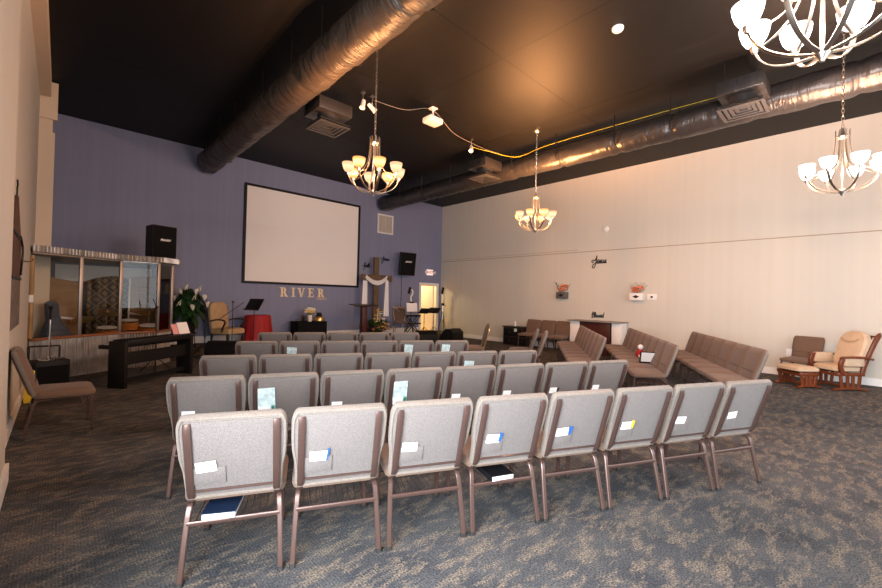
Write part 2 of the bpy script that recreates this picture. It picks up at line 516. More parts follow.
def inset(poly, d):
    if d > 0.036:      # deep insets shrink the shallow one towards its middle so the outline never folds
        q = inset(poly, 0.03)
        xs = [p[0] for p in q]; ys = [p[1] for p in q]
        cx, cy = (max(xs) + min(xs)) / 2, (max(ys) + min(ys)) / 2
        fx = 1 - 2 * (d - 0.03) / (max(xs) - min(xs)); fy = 1 - 2 * (d - 0.03) / (max(ys) - min(ys))
        return [(cx + (x - cx) * fx, cy + (y - cy) * fy) for x, y in q]
    n = len(poly); out = []
    for i in range(n):
        p0 = Vector(poly[i - 1]); p1 = Vector(poly[i]); p2 = Vector(poly[(i + 1) % n])
        e1 = (p1 - p0); e2 = (p2 - p1)
        if e1.length < 1e-9: e1 = e2
        if e2.length < 1e-9: e2 = e1
        e1.normalize(); e2.normalize()
        n1 = Vector((-e1.y, e1.x)); n2 = Vector((-e2.y, e2.x))
        b = n1 + n2
        if b.length < 1e-6: b = n1
        b.normalize()
        c = max(0.5, b.dot(n1))
        q = p1 + b * d / c
        out.append((q.x, q.y))
    return out

# ------------------------------------------------------------------ room shell
XL, XR, YF, YB, HC = -0.36, 11.52, 12.11, -3.6, 5.35
XN = -0.28          # near stretch of the left wall stands a little proud
b = MB(); b.box(((XL + XR) / 2, (YF + YB) / 2, -0.05), (XR - XL + 0.6, YF - YB + 0.6, 0.1)); floor = struct('floor', b, MT['carpet'])
b = MB(); b.box(((XL + XR) / 2, (YF + YB) / 2, HC + 0.05), (XR - XL + 0.6, YF - YB + 0.6, 0.1)); struct('ceiling', b, MT['ceiling'])
# ceiling panel joints
k = 0
for axis, pos in (('y', 1.25), ('y', 3.95), ('y', 5.95), ('y', 8.6), ('x', 5.0), ('x', 7.45)):
    k += 1
    b = MB()
    if axis == 'y': b.box(((XL + XR) / 2, pos, HC - 0.0015), (XR - XL, 0.022, 0.003))
    else: b.box((pos, (YF + YB) / 2, HC - 0.001), (0.022, YF - YB, 0.002))
    struct('trim_%d' % k, b, MT['ceiling'])
# front wall with a doorway
DX0, DX1, DZ = 10.43, 11.30, 2.03
b = MB()
b.box(((XL - 0.3 + DX0) / 2, YF + 0.08, HC / 2), (DX0 - XL + 0.3, 0.16, HC))
b.box(((DX0 + DX1) / 2, YF + 0.08, (HC + DZ) / 2), (DX1 - DX0, 0.16, HC - DZ))
b.box(((DX1 + XR + 0.3) / 2, YF + 0.08, HC / 2), (XR + 0.3 - DX1, 0.16, HC))
struct('wall_front', b, MT['purple'])
b = MB(); b.box((XR + 0.08, (YF + YB) / 2, HC / 2), (0.16, YF - YB, HC)); struct('wall_right', b, MT['cream'])
# left wall: far stretch, near stretch with a daylight window beside the camera
WY0, WY1, WZ0, WZ1 = -1.6, 1.7, 0.35, 2.5
b = MB()
b.box((XL - 0.08, (4.55 + YF) / 2, HC / 2), (0.16, YF - 4.55, HC))
xc = XN - 0.12; w = 0.24
b.box((xc, (WY1 + 4.55) / 2, HC / 2), (w, 4.55 - WY1, HC))
b.box((xc, (YB + WY0) / 2, HC / 2), (w, WY0 - YB, HC))
b.box((xc, (WY0 + WY1) / 2, WZ0 / 2), (w, WY1 - WY0, WZ0))
b.box((xc, (WY0 + WY1) / 2, (HC + WZ1) / 2), (w, WY1 - WY0, HC - WZ1))
struct('wall_left', b, MT['cream'])
b = MB()
for y in (WY0 + 0.03, (WY0 + WY1) / 2, WY1 - 0.03): b.box((xc, y, (WZ0 + WZ1) / 2), (0.1, 0.06, WZ1 - WZ0))
for z in (WZ0 + 0.03, WZ1 - 0.03): b.box((xc, (WY0 + WY1) / 2, z), (0.1, WY1 - WY0 - 0.12, 0.06))
struct('window_1', b, MT['white'])
VX0, VX1, VZ0, VZ1 = 2.0, 9.6, 0.4, 3.1      # unseen back window, added to fill the room with cool light
b = MB()
b.box(((XL - 0.3 + VX0) / 2, YB - 0.08, HC / 2), (VX0 - XL + 0.3, 0.16, HC)); b.box(((VX1 + XR + 0.3) / 2, YB - 0.08, HC / 2), (XR + 0.3 - VX1, 0.16, HC))
b.box(((VX0 + VX1) / 2, YB - 0.08, VZ0 / 2), (VX1 - VX0, 0.16, VZ0)); b.box(((VX0 + VX1) / 2, YB - 0.08, (VZ1 + HC) / 2), (VX1 - VX0, 0.16, HC - VZ1))
struct('wall_back', b, MT['cream'])
b = MB()
for k in range(5): b.box((VX0 + 0.03 + (VX1 - VX0 - 0.06) * k / 4, YB - 0.08, (VZ0 + VZ1) / 2), (0.06, 0.1, VZ1 - VZ0))
for z in (VZ0 + 0.03, VZ1 - 0.03): b.box(((VX0 + VX1) / 2, YB - 0.08, z), (VX1 - VX0, 0.09, 0.06))
struct('added_window_2', b, MT['white'])
# left soffit beam and the pilaster it ends on
b = MB(); b.box(((XL - 0.215) / 2, (YB + 10.2) / 2, 5.18), (0.145, 10.2 - YB, 0.34)); struct('trim_10', b, MT['cream2'])
b = MB()
b.box(((XL - 0.15) / 2, 10.36, 2.2), (0.21, 0.12, 4.4))
b.box(((XL - 0.125) / 2, 10.36, 4.98), (0.235, 0.14, 0.68))
b.box(((XL - 0.185) / 2, 10.37, 4.55), (0.175, 0.08, 0.5))
struct('trim_11', b, MT['cream2'])
# seam lines across the right wall
b = MB(); b.box((XR - 0.002, (YB + YF) / 2, 3.03), (0.006, YF - YB, 0.022)); struct('trim_12', b, MT['seam'])
b = MB(); b.box((XR - 0.0015, 9.0, 3.10), (0.005, 6.0, 0.012)); struct('trim_13', b, MT['seam'])
# baseboards
b = MB(); b.box((XR - 0.011, (YB + 10.9) / 2, 0.073), (0.022, 10.9 - YB, 0.146)); struct('baseboard_right', b, MT['white'])
b = MB(); b.box((XL + 0.011, (4.55 + 8.9) / 2, 0.065), (0.022, 8.9 - 4.55, 0.13)); struct('baseboard_left', b, MT['white'])
b = MB(); b.box((XN + 0.011, (4.572 + WY1) / 2, 0.07), (0.022, 4.572 - WY1, 0.14)); b.box((XN - 0.035, 4.561, 0.07), (0.068, 0.022, 0.14)); struct('baseboard_near', b, MT['white'])
# low carpeted stage along the front wall
ST = 0.17
b = MB(); b.box(((2.05 + XR) / 2, (10.95 + YF) / 2, ST / 2), (XR - 2.05, YF - 10.95, ST)); struct('stage_floor', b, MT['carpet'])
b = MB(); b.box(((2.05 + DX0 - 0.1) / 2, YF - 0.011, ST + 0.09), (DX0 - 0.1 - 2.05, 0.022, 0.18)); struct('baseboard_front', b, MT['white'])
# doorway frame, open door leaf and lit back room
b = MB()
b.box((DX0 - 0.045, YF - 0.012, (DZ + 0.1 + ST) / 2), (0.09, 0.024, DZ + 0.1 - ST)); b.box((DX1 + 0.045, YF - 0.012, (DZ + 0.1 + ST) / 2), (0.09, 0.024, DZ + 0.1 - ST))
b.box(((DX0 + DX1) / 2, YF - 0.012, DZ + 0.05), (DX1 - DX0, 0.024, 0.1))
b.box((DX0 + 0.012, YF + 0.08, (DZ + ST) / 2), (0.024, 0.17, DZ - ST)); b.box((DX1 - 0.012, YF + 0.08, (DZ + ST) / 2), (0.024, 0.17, DZ - ST))
struct('door_1', b, MT['white'])
for c, d in (((10.9, 14.6, 1.3), (3.4, 0.1, 2.6)), ((9.25, 13.4, 1.3), (0.1, 2.3, 2.6)), ((12.6, 13.4, 1.3), (0.1, 2.3, 2.6)), ((10.9, 13.4, 2.65), (3.5, 2.5, 0.1)), ((10.9, 13.4, ST - 0.05), (3.4, 2.3, 0.1))):
    b = MB(); b.box(c, d); struct('back_room_wall', b, MT['yellowwall'])
b = MB()
a = R(68); b.box((DX1 - 0.035 - 0.41 * math.cos(a), YF + 0.17 + 0.41 * math.sin(a), (DZ + ST) / 2), (0.82, 0.04, DZ - ST - 0.02), Matrix.Rotation(PI - a, 3, 'Z'))
struct('door_2', b, MT['white'])

# ------------------------------------------------------------------ church chairs
def mirror(pts): return pts + [(-x, y) for x, y in reversed(pts)]
def make_chair(label):
    t = thing('church_chair', label, 'chair')
    # back: lean line from (y=-.13,z=.41) to (y=-.305,z=.885)
    B0 = Vector((0, -0.125, 0.405)); B1 = Vector((0, -0.285, 0.885))
    up = (B1 - B0).normalized(); L = (B1 - B0).length
    fwd = Vector((0, up.z, -up.y))            # towards the sitter
    half = [(0.226, 0.0), (0.237, 0.032), (0.239, 0.10), (0.243, 0.17), (0.256, 0.25), (0.260, 0.33), (0.260, 0.40), (0.259, 0.440), (0.252, 0.470), (0.240, L - 0.010), (0.226, L)]
    out = mirror(half)
    def ring(ins, dep):
        return [Vector((x, 0, 0)) + B0 + up * v + fwd * dep for x, v in inset(out, ins)]
    mb = MB()
    mb.rings([ring(0.022, 0.002), ring(0.014, -0.006), ring(0.006, -0.004), ring(0.0, 0.010), ring(0.0, 0.030), ring(0.010, 0.046), ring(0.035, 0.058), ring(0.09, 0.064)],
             mis=[0, 0, 0, 0, 1, 1, 1], capmi=(0, 1))
    mb.build('backrest', [MT['fab_side'], MT['fab_front']], t)
    # flat tweed panel let into the back
    pb = MB(); pan = inset([(x, v) for x, v in mirror([(0.216, 0.022), (0.229, 0.12), (0.244, 0.26), (0.247, 0.36), (0.246, 0.430), (0.240, 0.462), (0.230, L - 0.024)])], 0.006)
    pb.rings([[Vector((x, 0, 0)) + B0 + up * v + fwd * 0.006 for x, v in pan], [Vector((x, 0, 0)) + B0 + up * v + fwd * -0.002 for x, v in pan], [Vector((x, 0, 0)) + B0 + up * v + fwd * -0.004 for x, v in inset(pan, 0.006)]])
    pb.build('back_panel', MT['fab_back'], t)
    # lumbar crease on the sitter's side
    cr = MB(); cr.tube([B0 + up * 0.155 + fwd * 0.0655 + Vector((x, 0, 0)) for x in (-0.215, -0.1, 0, 0.1, 0.215)], 0.004, 0.003, 6)
    cr.build('seam', MT['rubber'], t)
    # pocket
    pk = MB(); cpos = B0 + up * 0.155 - fwd * 0.0085 + Vector((-0.118, 0, 0))
    rt = Matrix((Vector((1, 0, 0)), fwd, up)).transposed()
    pk.box(cpos, (0.155, 0.009, 0.10), rt, bev=0.003)
    pk.build('card_pocket', MT['fab_back'], t)
    # posts
    for s in (-1, 1):
        p = MB()
        x = 0.207 * s
        path = [Vector((x, 0, 0)) + B0 + up * v - fwd * 0.014 for v in (L - 0.036, L - 0.066, 0.35, 0.2, 0.06)]
        path[0] += fwd * 0.012
        path += [Vector((x, -0.105, 0.395)), Vector((x + .002 * s, -0.075, 0.378)), Vector((x + .004 * s, 0.02, 0.372))]
        p.tube(path, 0.0185, 0.010, 8, side=(1, 0, 0), sq=True)
        p.build('back_post', MT['frame'], t)
    p = MB(); p.tube([B0 + up * 0.062 - fwd * 0.010 + Vector((x, 0, 0)) for x in (-0.2, 0.2)], 0.007, 0.007, 8); p.build('back_rail', MT['frame'], t)
    # seat
    sm = MB(); o = round_rect(0.505, 0.475, 0.055)
    def sring(ins, z, dy=0.0): return [Vector((x, y + 0.115 + dy, z + (-0.012 if y > 0.15 else 0))) for x, y in inset(o, ins)]
    sm.rings([sring(0.03, 0.388), sring(0.006, 0.394), sring(0.0, 0.41), sring(0.0, 0.432), sring(0.012, 0.452), sring(0.045, 0.464), sring(0.11, 0.468)])
    sm.build('seat', MT['fab_front'], t)
    sf = MB()
    for x in (-0.21, 0.21): sf.tube([(x, -0.06, 0.376), (x, 0.30, 0.376)], 0.012, 0.009, 8, side=(1, 0, 0), sq=True)
    sf.box((0, 0.27, 0.378), (0.42, 0.02, 0.016)); sf.box((0, -0.05, 0.378), (0.42, 0.02, 0.016))
    sf.build('seat_frame', MT['frame'], t)
    # legs
    for s in (-1, 1):
        lg = MB(); lg.tube(smooth_path([(0.214 * s, -0.04, 0.374), (0.218 * s, -0.09, 0.372), (0.222 * s, -0.115, 0.350), (0.228 * s, -0.138, 0.26), (0.239 * s, -0.192, 0.014)], 4), 0.0150, 0.0125, 8, side=(1, 0, 0), sq=True)
        q = lg.build('leg', MT['frame'], t)
        ft = MB(); ft.tube([(0.2385 * s, -0.1905, 0.02), (0.2395 * s, -0.1950, 0.0)], 0.0168, 0.0142, 8, side=(1, 0, 0), sq=True); ft.build('foot_cap', MT['rubber'], q)
        lg = MB(); lg.tube(smooth_path([(0.214 * s, 0.20, 0.374), (0.216 * s, 0.285, 0.372), (0.218 * s, 0.315, 0.345), (0.220 * s, 0.32, 0.25), (0.222 * s, 0.33, 0.014)], 4), 0.0150, 0.0125, 8, side=(1, 0, 0), sq=True)
        q = lg.build('leg', MT['frame'], t)
        ft = MB(); ft.tube([(0.222 * s, 0.33, 0.02), (0.222 * s, 0.3305, 0.0)], 0.0168, 0.0142, 8, side=(1, 0, 0), sq=True); ft.build('foot_cap', MT['rubber'], q)
    # book rack
    rk = MB()
    rk.tube([(-0.226, -0.137, 0.286), (0.226, -0.137, 0.286)], 0.013, 0.009, 8, side=(0, 0, 1), sq=True)
    rk.tube([(-0.219, 0.26, 0.286), (0.219, 0.26, 0.286)], 0.008, 0.008, 8)
    for s in (-1, 1): rk.tube([(0.212 * s, 0.26, 0.286), (0.212 * s, 0.30, 0.30), (0.217 * s, 0.318, 0.30)], 0.006, 0.006, 6)
    for i in range(11):
        x = -0.19 + 0.038 * i
        rk.tube([(x, -0.142, 0.288), (x, 0.26, 0.288)], 0.0026, 0.0026, 5)
    rk.build('book_rack', MT['frame'], t)
    return t, cpos, rt, up, fwd
chair0, CP, CRT, CUP, CFW = make_chair('x')
first_used = [False]
def place_chair(x, y, rz, label, group=None):
    if not first_used[0]:
        first_used[0] = True
        chair0.location = (x, y, 0); chair0.rotation_euler = (0, 0, rz); chair0['label'] = label
        if group: chair0['group'] = group
        return chair0
    c = dup(chair0, (x, y, 0), rz, label)
    if group: c['group'] = group
    elif 'group' in c: del c['group']
    return c
ORD = ['first', 'second', 'third', 'fourth', 'fifth', 'sixth', 'seventh', 'eighth']
def nth(i, n):
    if i == 0: return 'leftmost'
    if i == n - 1: return 'rightmost'
    return ORD[i] + ' from the left'
TOPY = -0.285
CH = {}
def run_row(key, p0, p1, n, flip, labels, group, start=0.0, gaps=None):
    """p0 -> p1: line of the back tops; chairs face to the left of the direction unless flip"""
    p0 = Vector((p0[0], p0[1])); p1 = Vector((p1[0], p1[1]))
    d = (p1 - p0).normalized()
    f = Vector((-d.y, d.x)) if not flip else Vector((d.y, -d.x))
    rz = math.atan2(f.y, f.x) - PI / 2
    pitch = (p1 - p0).length / n
    for i in range(n):
        c = p0 + d * pitch * (i + 0.5) - f * TOPY
        if key in ('D', 'C', 'B'): pass
        o = place_chair(c.x, c.y, rz, labels(i, n), group)
        CH[(key, i)] = (c.x, c.y, rz, o)
G1 = 'church chairs in the left block'
G2 = 'church chairs in the right block'
run_row('R1', (0.405, 2.305), (4.315, 0.475), 8, False, lambda i, n: 'grey-backed padded chair, %s in the nearest row' % nth(i, n), G1)
run_row('R2', (0.54, 3.37), (4.42, 1.68), 8, False, lambda i, n: 'grey-backed padded chair, %s in the second row back' % nth(i, n), G1)
run_row('R3', (0.97, 4.39), (4.28, 2.72), 7, False, lambda i, n: 'grey-backed padded chair, %s in the third row back' % nth(i, n), G1)
run_row('R4', (1.62, 5.51), (4.39, 3.96), 6, False, lambda i, n: 'grey-backed padded chair, %s in the fourth row back' % nth(i, n), G1)
run_row('R5', (2.28, 6.62), (4.62, 5.35), 5, False, lambda i, n: 'grey-backed padded chair, %s in the farthest row by the stage' % nth(i, n), G1)
# right block, seen from the front: rows listed from the near (left-hand photo bottom) end
def lab_r(row):
    def f(i, n):
        if i == 0: w_ = 'nearest'
        elif i == n - 1: w_ = 'farthest'
        else: w_ = ORD[i] + ' from the near end'
        return 'brown padded chair, %s of %s' % (w_, row)
    return f
run_row('D', (7.11, 0.84), (10.46, 2.58), 7, False, lab_r('the row by the glider'), G2)
run_row('C', (6.64, 1.82), (10.27, 3.90), 8, False, lab_r('the row holding the red doll'), G2)
run_row('B', (6.89, 3.02), (9.95, 5.02), 7, False, lab_r('the row facing the desk'), G2)
for i, (px, py) in enumerate(((6.95, 4.20), (7.30, 4.63))):
    f = Vector((-0.52, 0.85)); d = Vector((0.85, 0.52)); rz = math.atan2(f.y, f.x) - PI / 2
    c = Vector((px, py)) + d * 0.265 + f * 0.30
    CH[('A', i)] = (c.x, c.y, rz, place_chair(c.x, c.y, rz, 'brown padded church chair seen side-on beyond the left block, %s of two' % ('nearer', 'farther')[i], G2))
for i, y in enumerate((7.34, 6.81, 6.28)):
    CH[('W', i)] = (11.06, y, PI / 2, place_chair(11.02, y, PI / 2, 'brown padded church chair against the right wall, %s' % ('nearest the black side cabinet', 'middle of three', 'nearest the mahogany desk')[i], 'church chairs along the right wall'))
CH[('L', 0)] = (0.0, 6.0, -PI / 2, place_chair(-0.055, 5.93, R(-88), 'brown padded church chair alone by the left wall below the rusty hanging'))
CH[('G', 0)] = (11.0, 0.93, 0, place_chair(11.06, 0.79, R(71), 'brown padded church chair beside the glider rocker against the right wall'))

# things tucked in pockets and racks
def on_chair(key, p):
    x, y, rz, o = CH[key]
    return Matrix.Translation((x, y, 0)) @ Matrix.Rotation(rz, 4, 'Z') @ Vector(p)
def rot_of(key): return CH[key][2]
ROWN = {'R1': 'nearest row', 'R2': 'second row', 'R3': 'third row', 'R4': 'fourth row'}
def tucked(name, key, dx, v, w_, h, mt, label, cat, group, tilt=0.0, th=0.003, dep=0.0155):
    mb = MB()
    rt = CRT @ Matrix.Rotation(tilt, 3, 'Y')
    mb.box((0, 0, 0), (w_, th, h), rt)
    o = mb.build(name, mt)
    B0 = Vector((0, -0.125, 0.405))
    o.location = on_chair(key, B0 + CUP * v - CFW * dep + Vector((dx, 0, 0)))
    o.rotation_euler.z = rot_of(key)
    return tag(o, label, cat, group)
GC = 'cards in the chair pockets'
for i in range(8):
    tucked('attendance_card', ('R1', i), -0.125 + (0.01 if i % 2 else -0.005), 0.215, 0.095, 0.062, MT['card'], 'white card in the pocket of the %s nearest-row chair' % nth(i, 8), 'card', GC, tilt=R((-4, 1, 2, 3, -2, 2, 4, -3)[i]))
for i, wcol in ((1, 'blue'), (3, 'blue'), (4, 'blue'), (5, 'yellow')):
    tucked('pen', ('R1', i), -0.065, 0.222, 0.010 if i == 1 else 0.022, 0.075 if i == 1 else 0.06, MT[wcol], '%s pen by the card of the %s nearest-row chair' % (wcol, nth(i, 8)), 'pen', 'pens in the chair pockets', tilt=R(8), th=0.008)
for i in (0, 2, 4, 5, 6, 7):
    tucked('attendance_card', ('R2', i), -0.125, 0.215, 0.085, 0.062, MT['card'], 'white card in the pocket of the %s second-row chair' % nth(i, 8), 'card', GC, tilt=R(2))
for i in (1, 3):
    tucked('leaflet', ('R2', i), -0.128, 0.30, 0.125, 0.215, MT['leaflet'], 'large pale teal leaflet in the pocket of the %s second-row chair' % nth(i, 8), 'leaflet', 'leaflets in the chair pockets', tilt=R(-2), dep=0.0185)
    tucked('attendance_card', ('R2', i), -0.14, 0.215, 0.085, 0.062, MT['card'], 'white card before the teal leaflet of the %s second-row chair' % nth(i, 8), 'card', GC, dep=0.024)
    tucked('pen', ('R2', i), -0.082, 0.225, 0.02, 0.06, MT['green'], 'green pen by the teal leaflet of the %s second-row chair' % nth(i, 8), 'pen', 'pens in the chair pockets', th=0.008, dep=0.026)
tucked('pen', ('R2', 6), -0.07, 0.217, 0.016, 0.055, MT['bookblack'], 'black pen by the pocket card of the second-row chair next to the rightmost', 'pen', 'pens in the chair pockets', th=0.008)
for key, dx, v in ((('R3', 5), -0.11, 0.30), (('R4', 1), -0.10, 0.33), (('R4', 4), -0.12, 0.36), (('R4', 5), -0.10, 0.36)):
    tucked('leaflet', key, dx, v, 0.12, 0.20, MT['leaflet'], 'pale leaflet in the pocket of the %s chair, %s' % (nth(key[1], 7 if key[0] == 'R3' else 6), ROWN[key[0]]), 'leaflet', 'leaflets in the chair pockets', tilt=R(3))
def book(key, x, y, rz, cover, label):
    t = thing('hymn_book', label, 'book', on_chair(key, (x, y, 0.2915)), rot_of(key) + rz, 'books on the chair racks')
    mb = MB(); mb.box((0, 0, 0.019), (0.160, 0.232, 0.030)); mb.build('pages', MT['paper'], t)
    mb = MB(); mb.box((0, 0.001, 0.002), (0.168, 0.236, 0.004)); mb.box((0, 0.001, 0.036), (0.168, 0.236, 0.004)); mb.box((-0.082, 0.001, 0.019), (0.004, 0.236, 0.031)); mb.build('cover', cover, t)
book(('R1', 0), -0.07, -0.025, R(-4), MT['bookblue'], 'thick dark blue book on the rack under the leftmost chair of the nearest row')
book(('R1', 3), -0.01, -0.025, R(3), MT['bookblack'], 'black book on the rack under the fourth chair of the nearest row')
for kk, nm in ((('W', 1), 'middle'),):
    pass

# ------------------------------------------------------------------ chandeliers
def chain_mb(z0, z1):
    mb = MB(); n = int((z1 - z0) / 0.052)
    st = (z1 - z0) / n
    for i in range(n):
        zc = z0 + st * (i + 0.5); pts = []
        for j in range(9):
            a = 2 * PI * j / 8
            u, v = 0.014 * math.cos(a), (st * 0.5 + 0.007) * math.sin(a)
            pts.append((u, 0, zc + v) if i % 2 else (0, u, zc + v))
        mb.tube(pts, 0.0042, 0.0042, 5, cap=False)
    return mb
def make_chandelier(label):
    t = thing('chandelier', label, 'chandelier', group='chandeliers')
    H = HC - 3.03
    mb = MB(); mb.lathe([(0.0, H), (0.075, H), (0.075, H - 0.015), (0.05, H - 0.04), (0.012, H - 0.055), (0.0, H - 0.055)], 20); mb.build('canopy', MT['nickel'], t)
    chain_mb(0.93, H - 0.05).build('chain', MT['nickel'], t)
    mb = MB()
    mb.lathe([(0.0, 0.0), (0.012, 0.006), (0.022, 0.03), (0.045, 0.055), (0.05, 0.075), (0.012, 0.10), (0.011, 0.70), (0.011, 0.78), (0.05, 0.79), (0.06, 0.815), (0.05, 0.835), (0.02, 0.85), (0.012, 0.93), (0.0, 0.93)], 16)
    mb.build('hub', MT['nickel'], t)
    arm = MB()
    arm.tube(smooth_path([(0.035, 0, 0.055), (0.16, 0, 0.075), (0.27, 0, 0.125), (0.345, 0, 0.20), (0.382, 0, 0.28), (0.385, 0, 0.31)], 5), 0.016, 0.0045, 6, side=(0, 1, 0), sq=True)
    arm.tube(smooth_path([(0.383, 0, 0.28), (0.33, 0, 0.295), (0.25, 0, 0.325), (0.17, 0, 0.39), (0.115, 0, 0.49), (0.085, 0, 0.62), (0.075, 0, 0.76), (0.075, 0, 0.90)], 5), 0.0095, 0.004, 6, side=(0, 1, 0), sq=True)
    arm.tube([(0.05, 0, 0.815), (0.077, 0, 0.815)], 0.008, 0.008, 6)
    arm.lathe([(0.0, 0.268), (0.016, 0.273), (0.026, 0.298), (0.030, 0.316), (0.0, 0.316)], 12, (0.385, 0, 0))
    sh = MB()
    sh.lathe([(0.026, 0.0), (0.052, 0.018), (0.073, 0.054), (0.086, 0.096), (0.093, 0.142), (0.0885, 0.142), (0.081, 0.096), (0.068, 0.057), (0.048, 0.023), (0.024, 0.006)], 16, close=True)
    a0 = arm.build('arm', MT['nickel'], t)
    s0 = sh.build('lamp_shade', MT['shade_warm'], t)
    for k in range(8):
        a = a0 if k == 0 else copy_obj(a0, t)
        s_ = s0 if k == 0 else copy_obj(s0, t)
        ang = 2 * PI * k / 8 + R(14)
        a.rotation_euler.z = ang
        s_.location = (0.385 * math.cos(ang), 0.385 * math.sin(ang), 0.316)
    return t
W_WARM, W_COOL = 115.0, 50.0
def place_chandelier(src, x, y, label, shades, rz=0.0, power=1.0):
    c = src
    if src.get('placed'):
        c = dup(src, (x, y, 3.03), rz, label)
    else:
        c.location = (x, y, 3.03); c.rotation_euler.z = rz; c['label'] = label; c['placed'] = 1
    lamps = [o for o in c.children if o.name.startswith('lamp_shade')]
    for i, o in enumerate(lamps):
        if True:
            l = bpy.data.lights.new('bulb_light', 'POINT'); l.shadow_soft_size = 0.035
            l.energy, l.color = {'warm': (W_WARM, (1.0, 0.40, 0.13)), 'dim': (W_WARM * 0.45, (1.0, 0.52, 0.24)), 'cool': (W_COOL * power, (0.96, 0.97, 1.0))}[shades[i]]  # dim ones are added in unlit shades to brighten the far end
            lo = bpy.data.objects.new('bulb_light', l); COL.objects.link(lo); lo.parent = c
            lo.location = o.location + Vector((0, 0, 0.085))
        if shades[i] == 'warm': continue
        key = 'sh_' + shades[i]
        if key not in MT:
            me = o.data.copy(); me.materials.clear(); me.materials.append(MT['shade_' + shades[i]]); MT[key] = me
        o.data = MT[key]
    return c
ch = make_chandelier('x')
c1 = place_chandelier(ch, 3.40, 5.10, 'nickel chandelier with warm amber bulbs hanging beside the round duct', ['warm', 'dim', 'warm', 'dim', 'warm', 'warm', 'dim', 'dim'], R(8))
c2 = place_chandelier(ch, 7.71, 5.06, 'smaller-looking nickel chandelier with warm bulbs before the cream wall', ['warm'] * 8, R(3))
c3 = place_chandelier(ch, 3.40, 0.17, 'nickel chandelier cut off by the top edge, nearest the camera', ['cool'] * 8, R(10), 1.9)
c4 = place_chandelier(ch, 7.68, 0.17, 'nickel chandelier with cool white bulbs at the right edge', ['cool'] * 8, R(12), 0.56)
for c in (c1, c2, c3, c4):
    if 'placed' in c: del c['placed']

# ------------------------------------------------------------------ ducts and vents
def round_duct(name, x, z, r, y0, y1, label, seed, cap, mk='foil'):
    t = thing(name, label, 'duct', (x, (y0 + y1) / 2, z - r))
    t.location = (x, y0, z)
    rnd = random.Random(seed)
    nseg = int((y1 - y0) / 0.07); sg = 28
    vs = []; fs = []
    straps = [y0 + 1.2 * k + rnd.uniform(-0.2, 0.2) for k in range(int((y1 - y0) / 1.2) + 1)]
    for i in range(nseg + 1):
        y = y0 + (y1 - y0) * i / nseg
        pinch = sum(0.028 * math.exp(-((y - s) / 0.06) ** 2) for s in straps)
        for j in range(sg):
            a = 2 * PI * j / sg
            nz = noise.noise(Vector((2.3 * math.cos(a) + seed, y * 3.2, 2.3 * math.sin(a))))
            n2 = noise.noise(Vector((1.2 * math.cos(a), y * 9.0 + a * 0.8 + seed, 1.2 * math.sin(a))))
            rr = r + 0.018 * nz + 0.013 * n2 - pinch
            vs.append((rr * math.cos(a), y - y0, rr * math.sin(a)))
    for i in range(nseg):
        for j in range(sg):
            a = i * sg + j; c = i * sg + (j + 1) % sg
            fs.append((a, c, c + sg, a + sg))
    fs.append(tuple(range(sg))); fs.append(tuple(nseg * sg + j for j in range(sg))[::-1])
    mb = MB(); mb.add(vs, fs); mb.build('duct_tube', MT[mk], t, angle=80)
    if cap:
        mb = MB()
        hexa = [(1.1 * r * math.cos(R(22.5 + 45 * k)), 1.1 * r * math.sin(R(22.5 + 45 * k))) for k in range(8)]
        mb.prism(hexa, (0, y1 - y0 - 0.25, 0), (1, 0, 0), (0, 0, 1), (0, 1, 0), 0.45)
        mb.build('end_cap', MT[mk], t)
    for s in straps:
        if s < 0.5: continue
        for sx in (-1, 1):
            mb = MB(); mb.tube([(sx * (r + 0.035), s - y0, -0.1), (sx * (r + 0.035), s - y0, HC - z)], 0.011, 0.011, 6)
            mb.tube([(sx * (r + 0.035), s - y0, -0.1), (sx * r * 0.85, s - y0, -0.14)], 0.011, 0.011, 6)
            mb.build('hanger_rod', MT['blackmetal'], t)
    return t
round_duct('air_duct', 2.73, 4.93, 0.27, YB + 0.02, 11.62, 'large wrinkled black foil air duct running to the purple wall, lit amber', 3, True, 'tinted_foil')
round_duct('air_duct', 8.42, 4.90, 0.25, YB + 0.02, 11.75, 'long black foil air duct running parallel to the cream wall', 11, True)
def vent(x, y, sx, label):
    """box hung off the duct on side sx with a square ceiling diffuser below"""
    t = thing('air_vent', label, 'vent', (x, y, 4.6), 0, 'air vents under the ducts')
    mb = MB(); mb.box((0, 0, 0.33), (0.66, 0.60, 0.22), bev=0.015); mb.build('plenum_box', MT['foil'], t)
    mb = MB(); mb.lathe([(0.0, 0.05), (0.2, 0.05), (0.2, 0.23), (0.0, 0.23)], 20); mb.build('collar', MT['foil'], t)
    mb = MB()
    for k, w_ in enumerate((0.60, 0.46, 0.33, 0.20)):
        z = 0.0 + 0.012 * k; h = w_ / 2; th = 0.045
        for (cx, cy, dx, dy) in ((0, h - th / 2, w_, th), (0, -h + th / 2, w_, th), (h - th / 2, 0, th, w_ - 2 * th), (-h + th / 2, 0, th, w_ - 2 * th)):
            mb.box((cx, cy, z + 0.008), (dx, dy, 0.012))
    mb.build('diffuser', MT['greyvent'], t)
    mb = MB(); mb.box((0, 0, 0.058), (0.58, 0.58, 0.012)); mb.build('backing', MT['rubber'], t)
    for py in (-0.2, 0.2):
        mb = MB(); mb.tube([(sx * 0.26, py, 0.43), (sx * 0.26, py, HC - 4.6)], 0.01, 0.01, 6); mb.build('hanger_rod', MT['blackmetal'], t)
    return t
MT['greyvent'] = mat('grey_painted_metal', (0.055, 0.055, 0.058), 0.4, 0.3)
vent(3.52, 6.84, 1, 'black square ceiling vent hanging beside the duct near the amber chandelier')
vent(7.80, 6.66, -1, 'dark ceiling vent half hidden at the far end of the right duct')
vent(7.81, 1.30, -1, 'grey square ceiling vent on the right duct beneath the nearest chandelier')

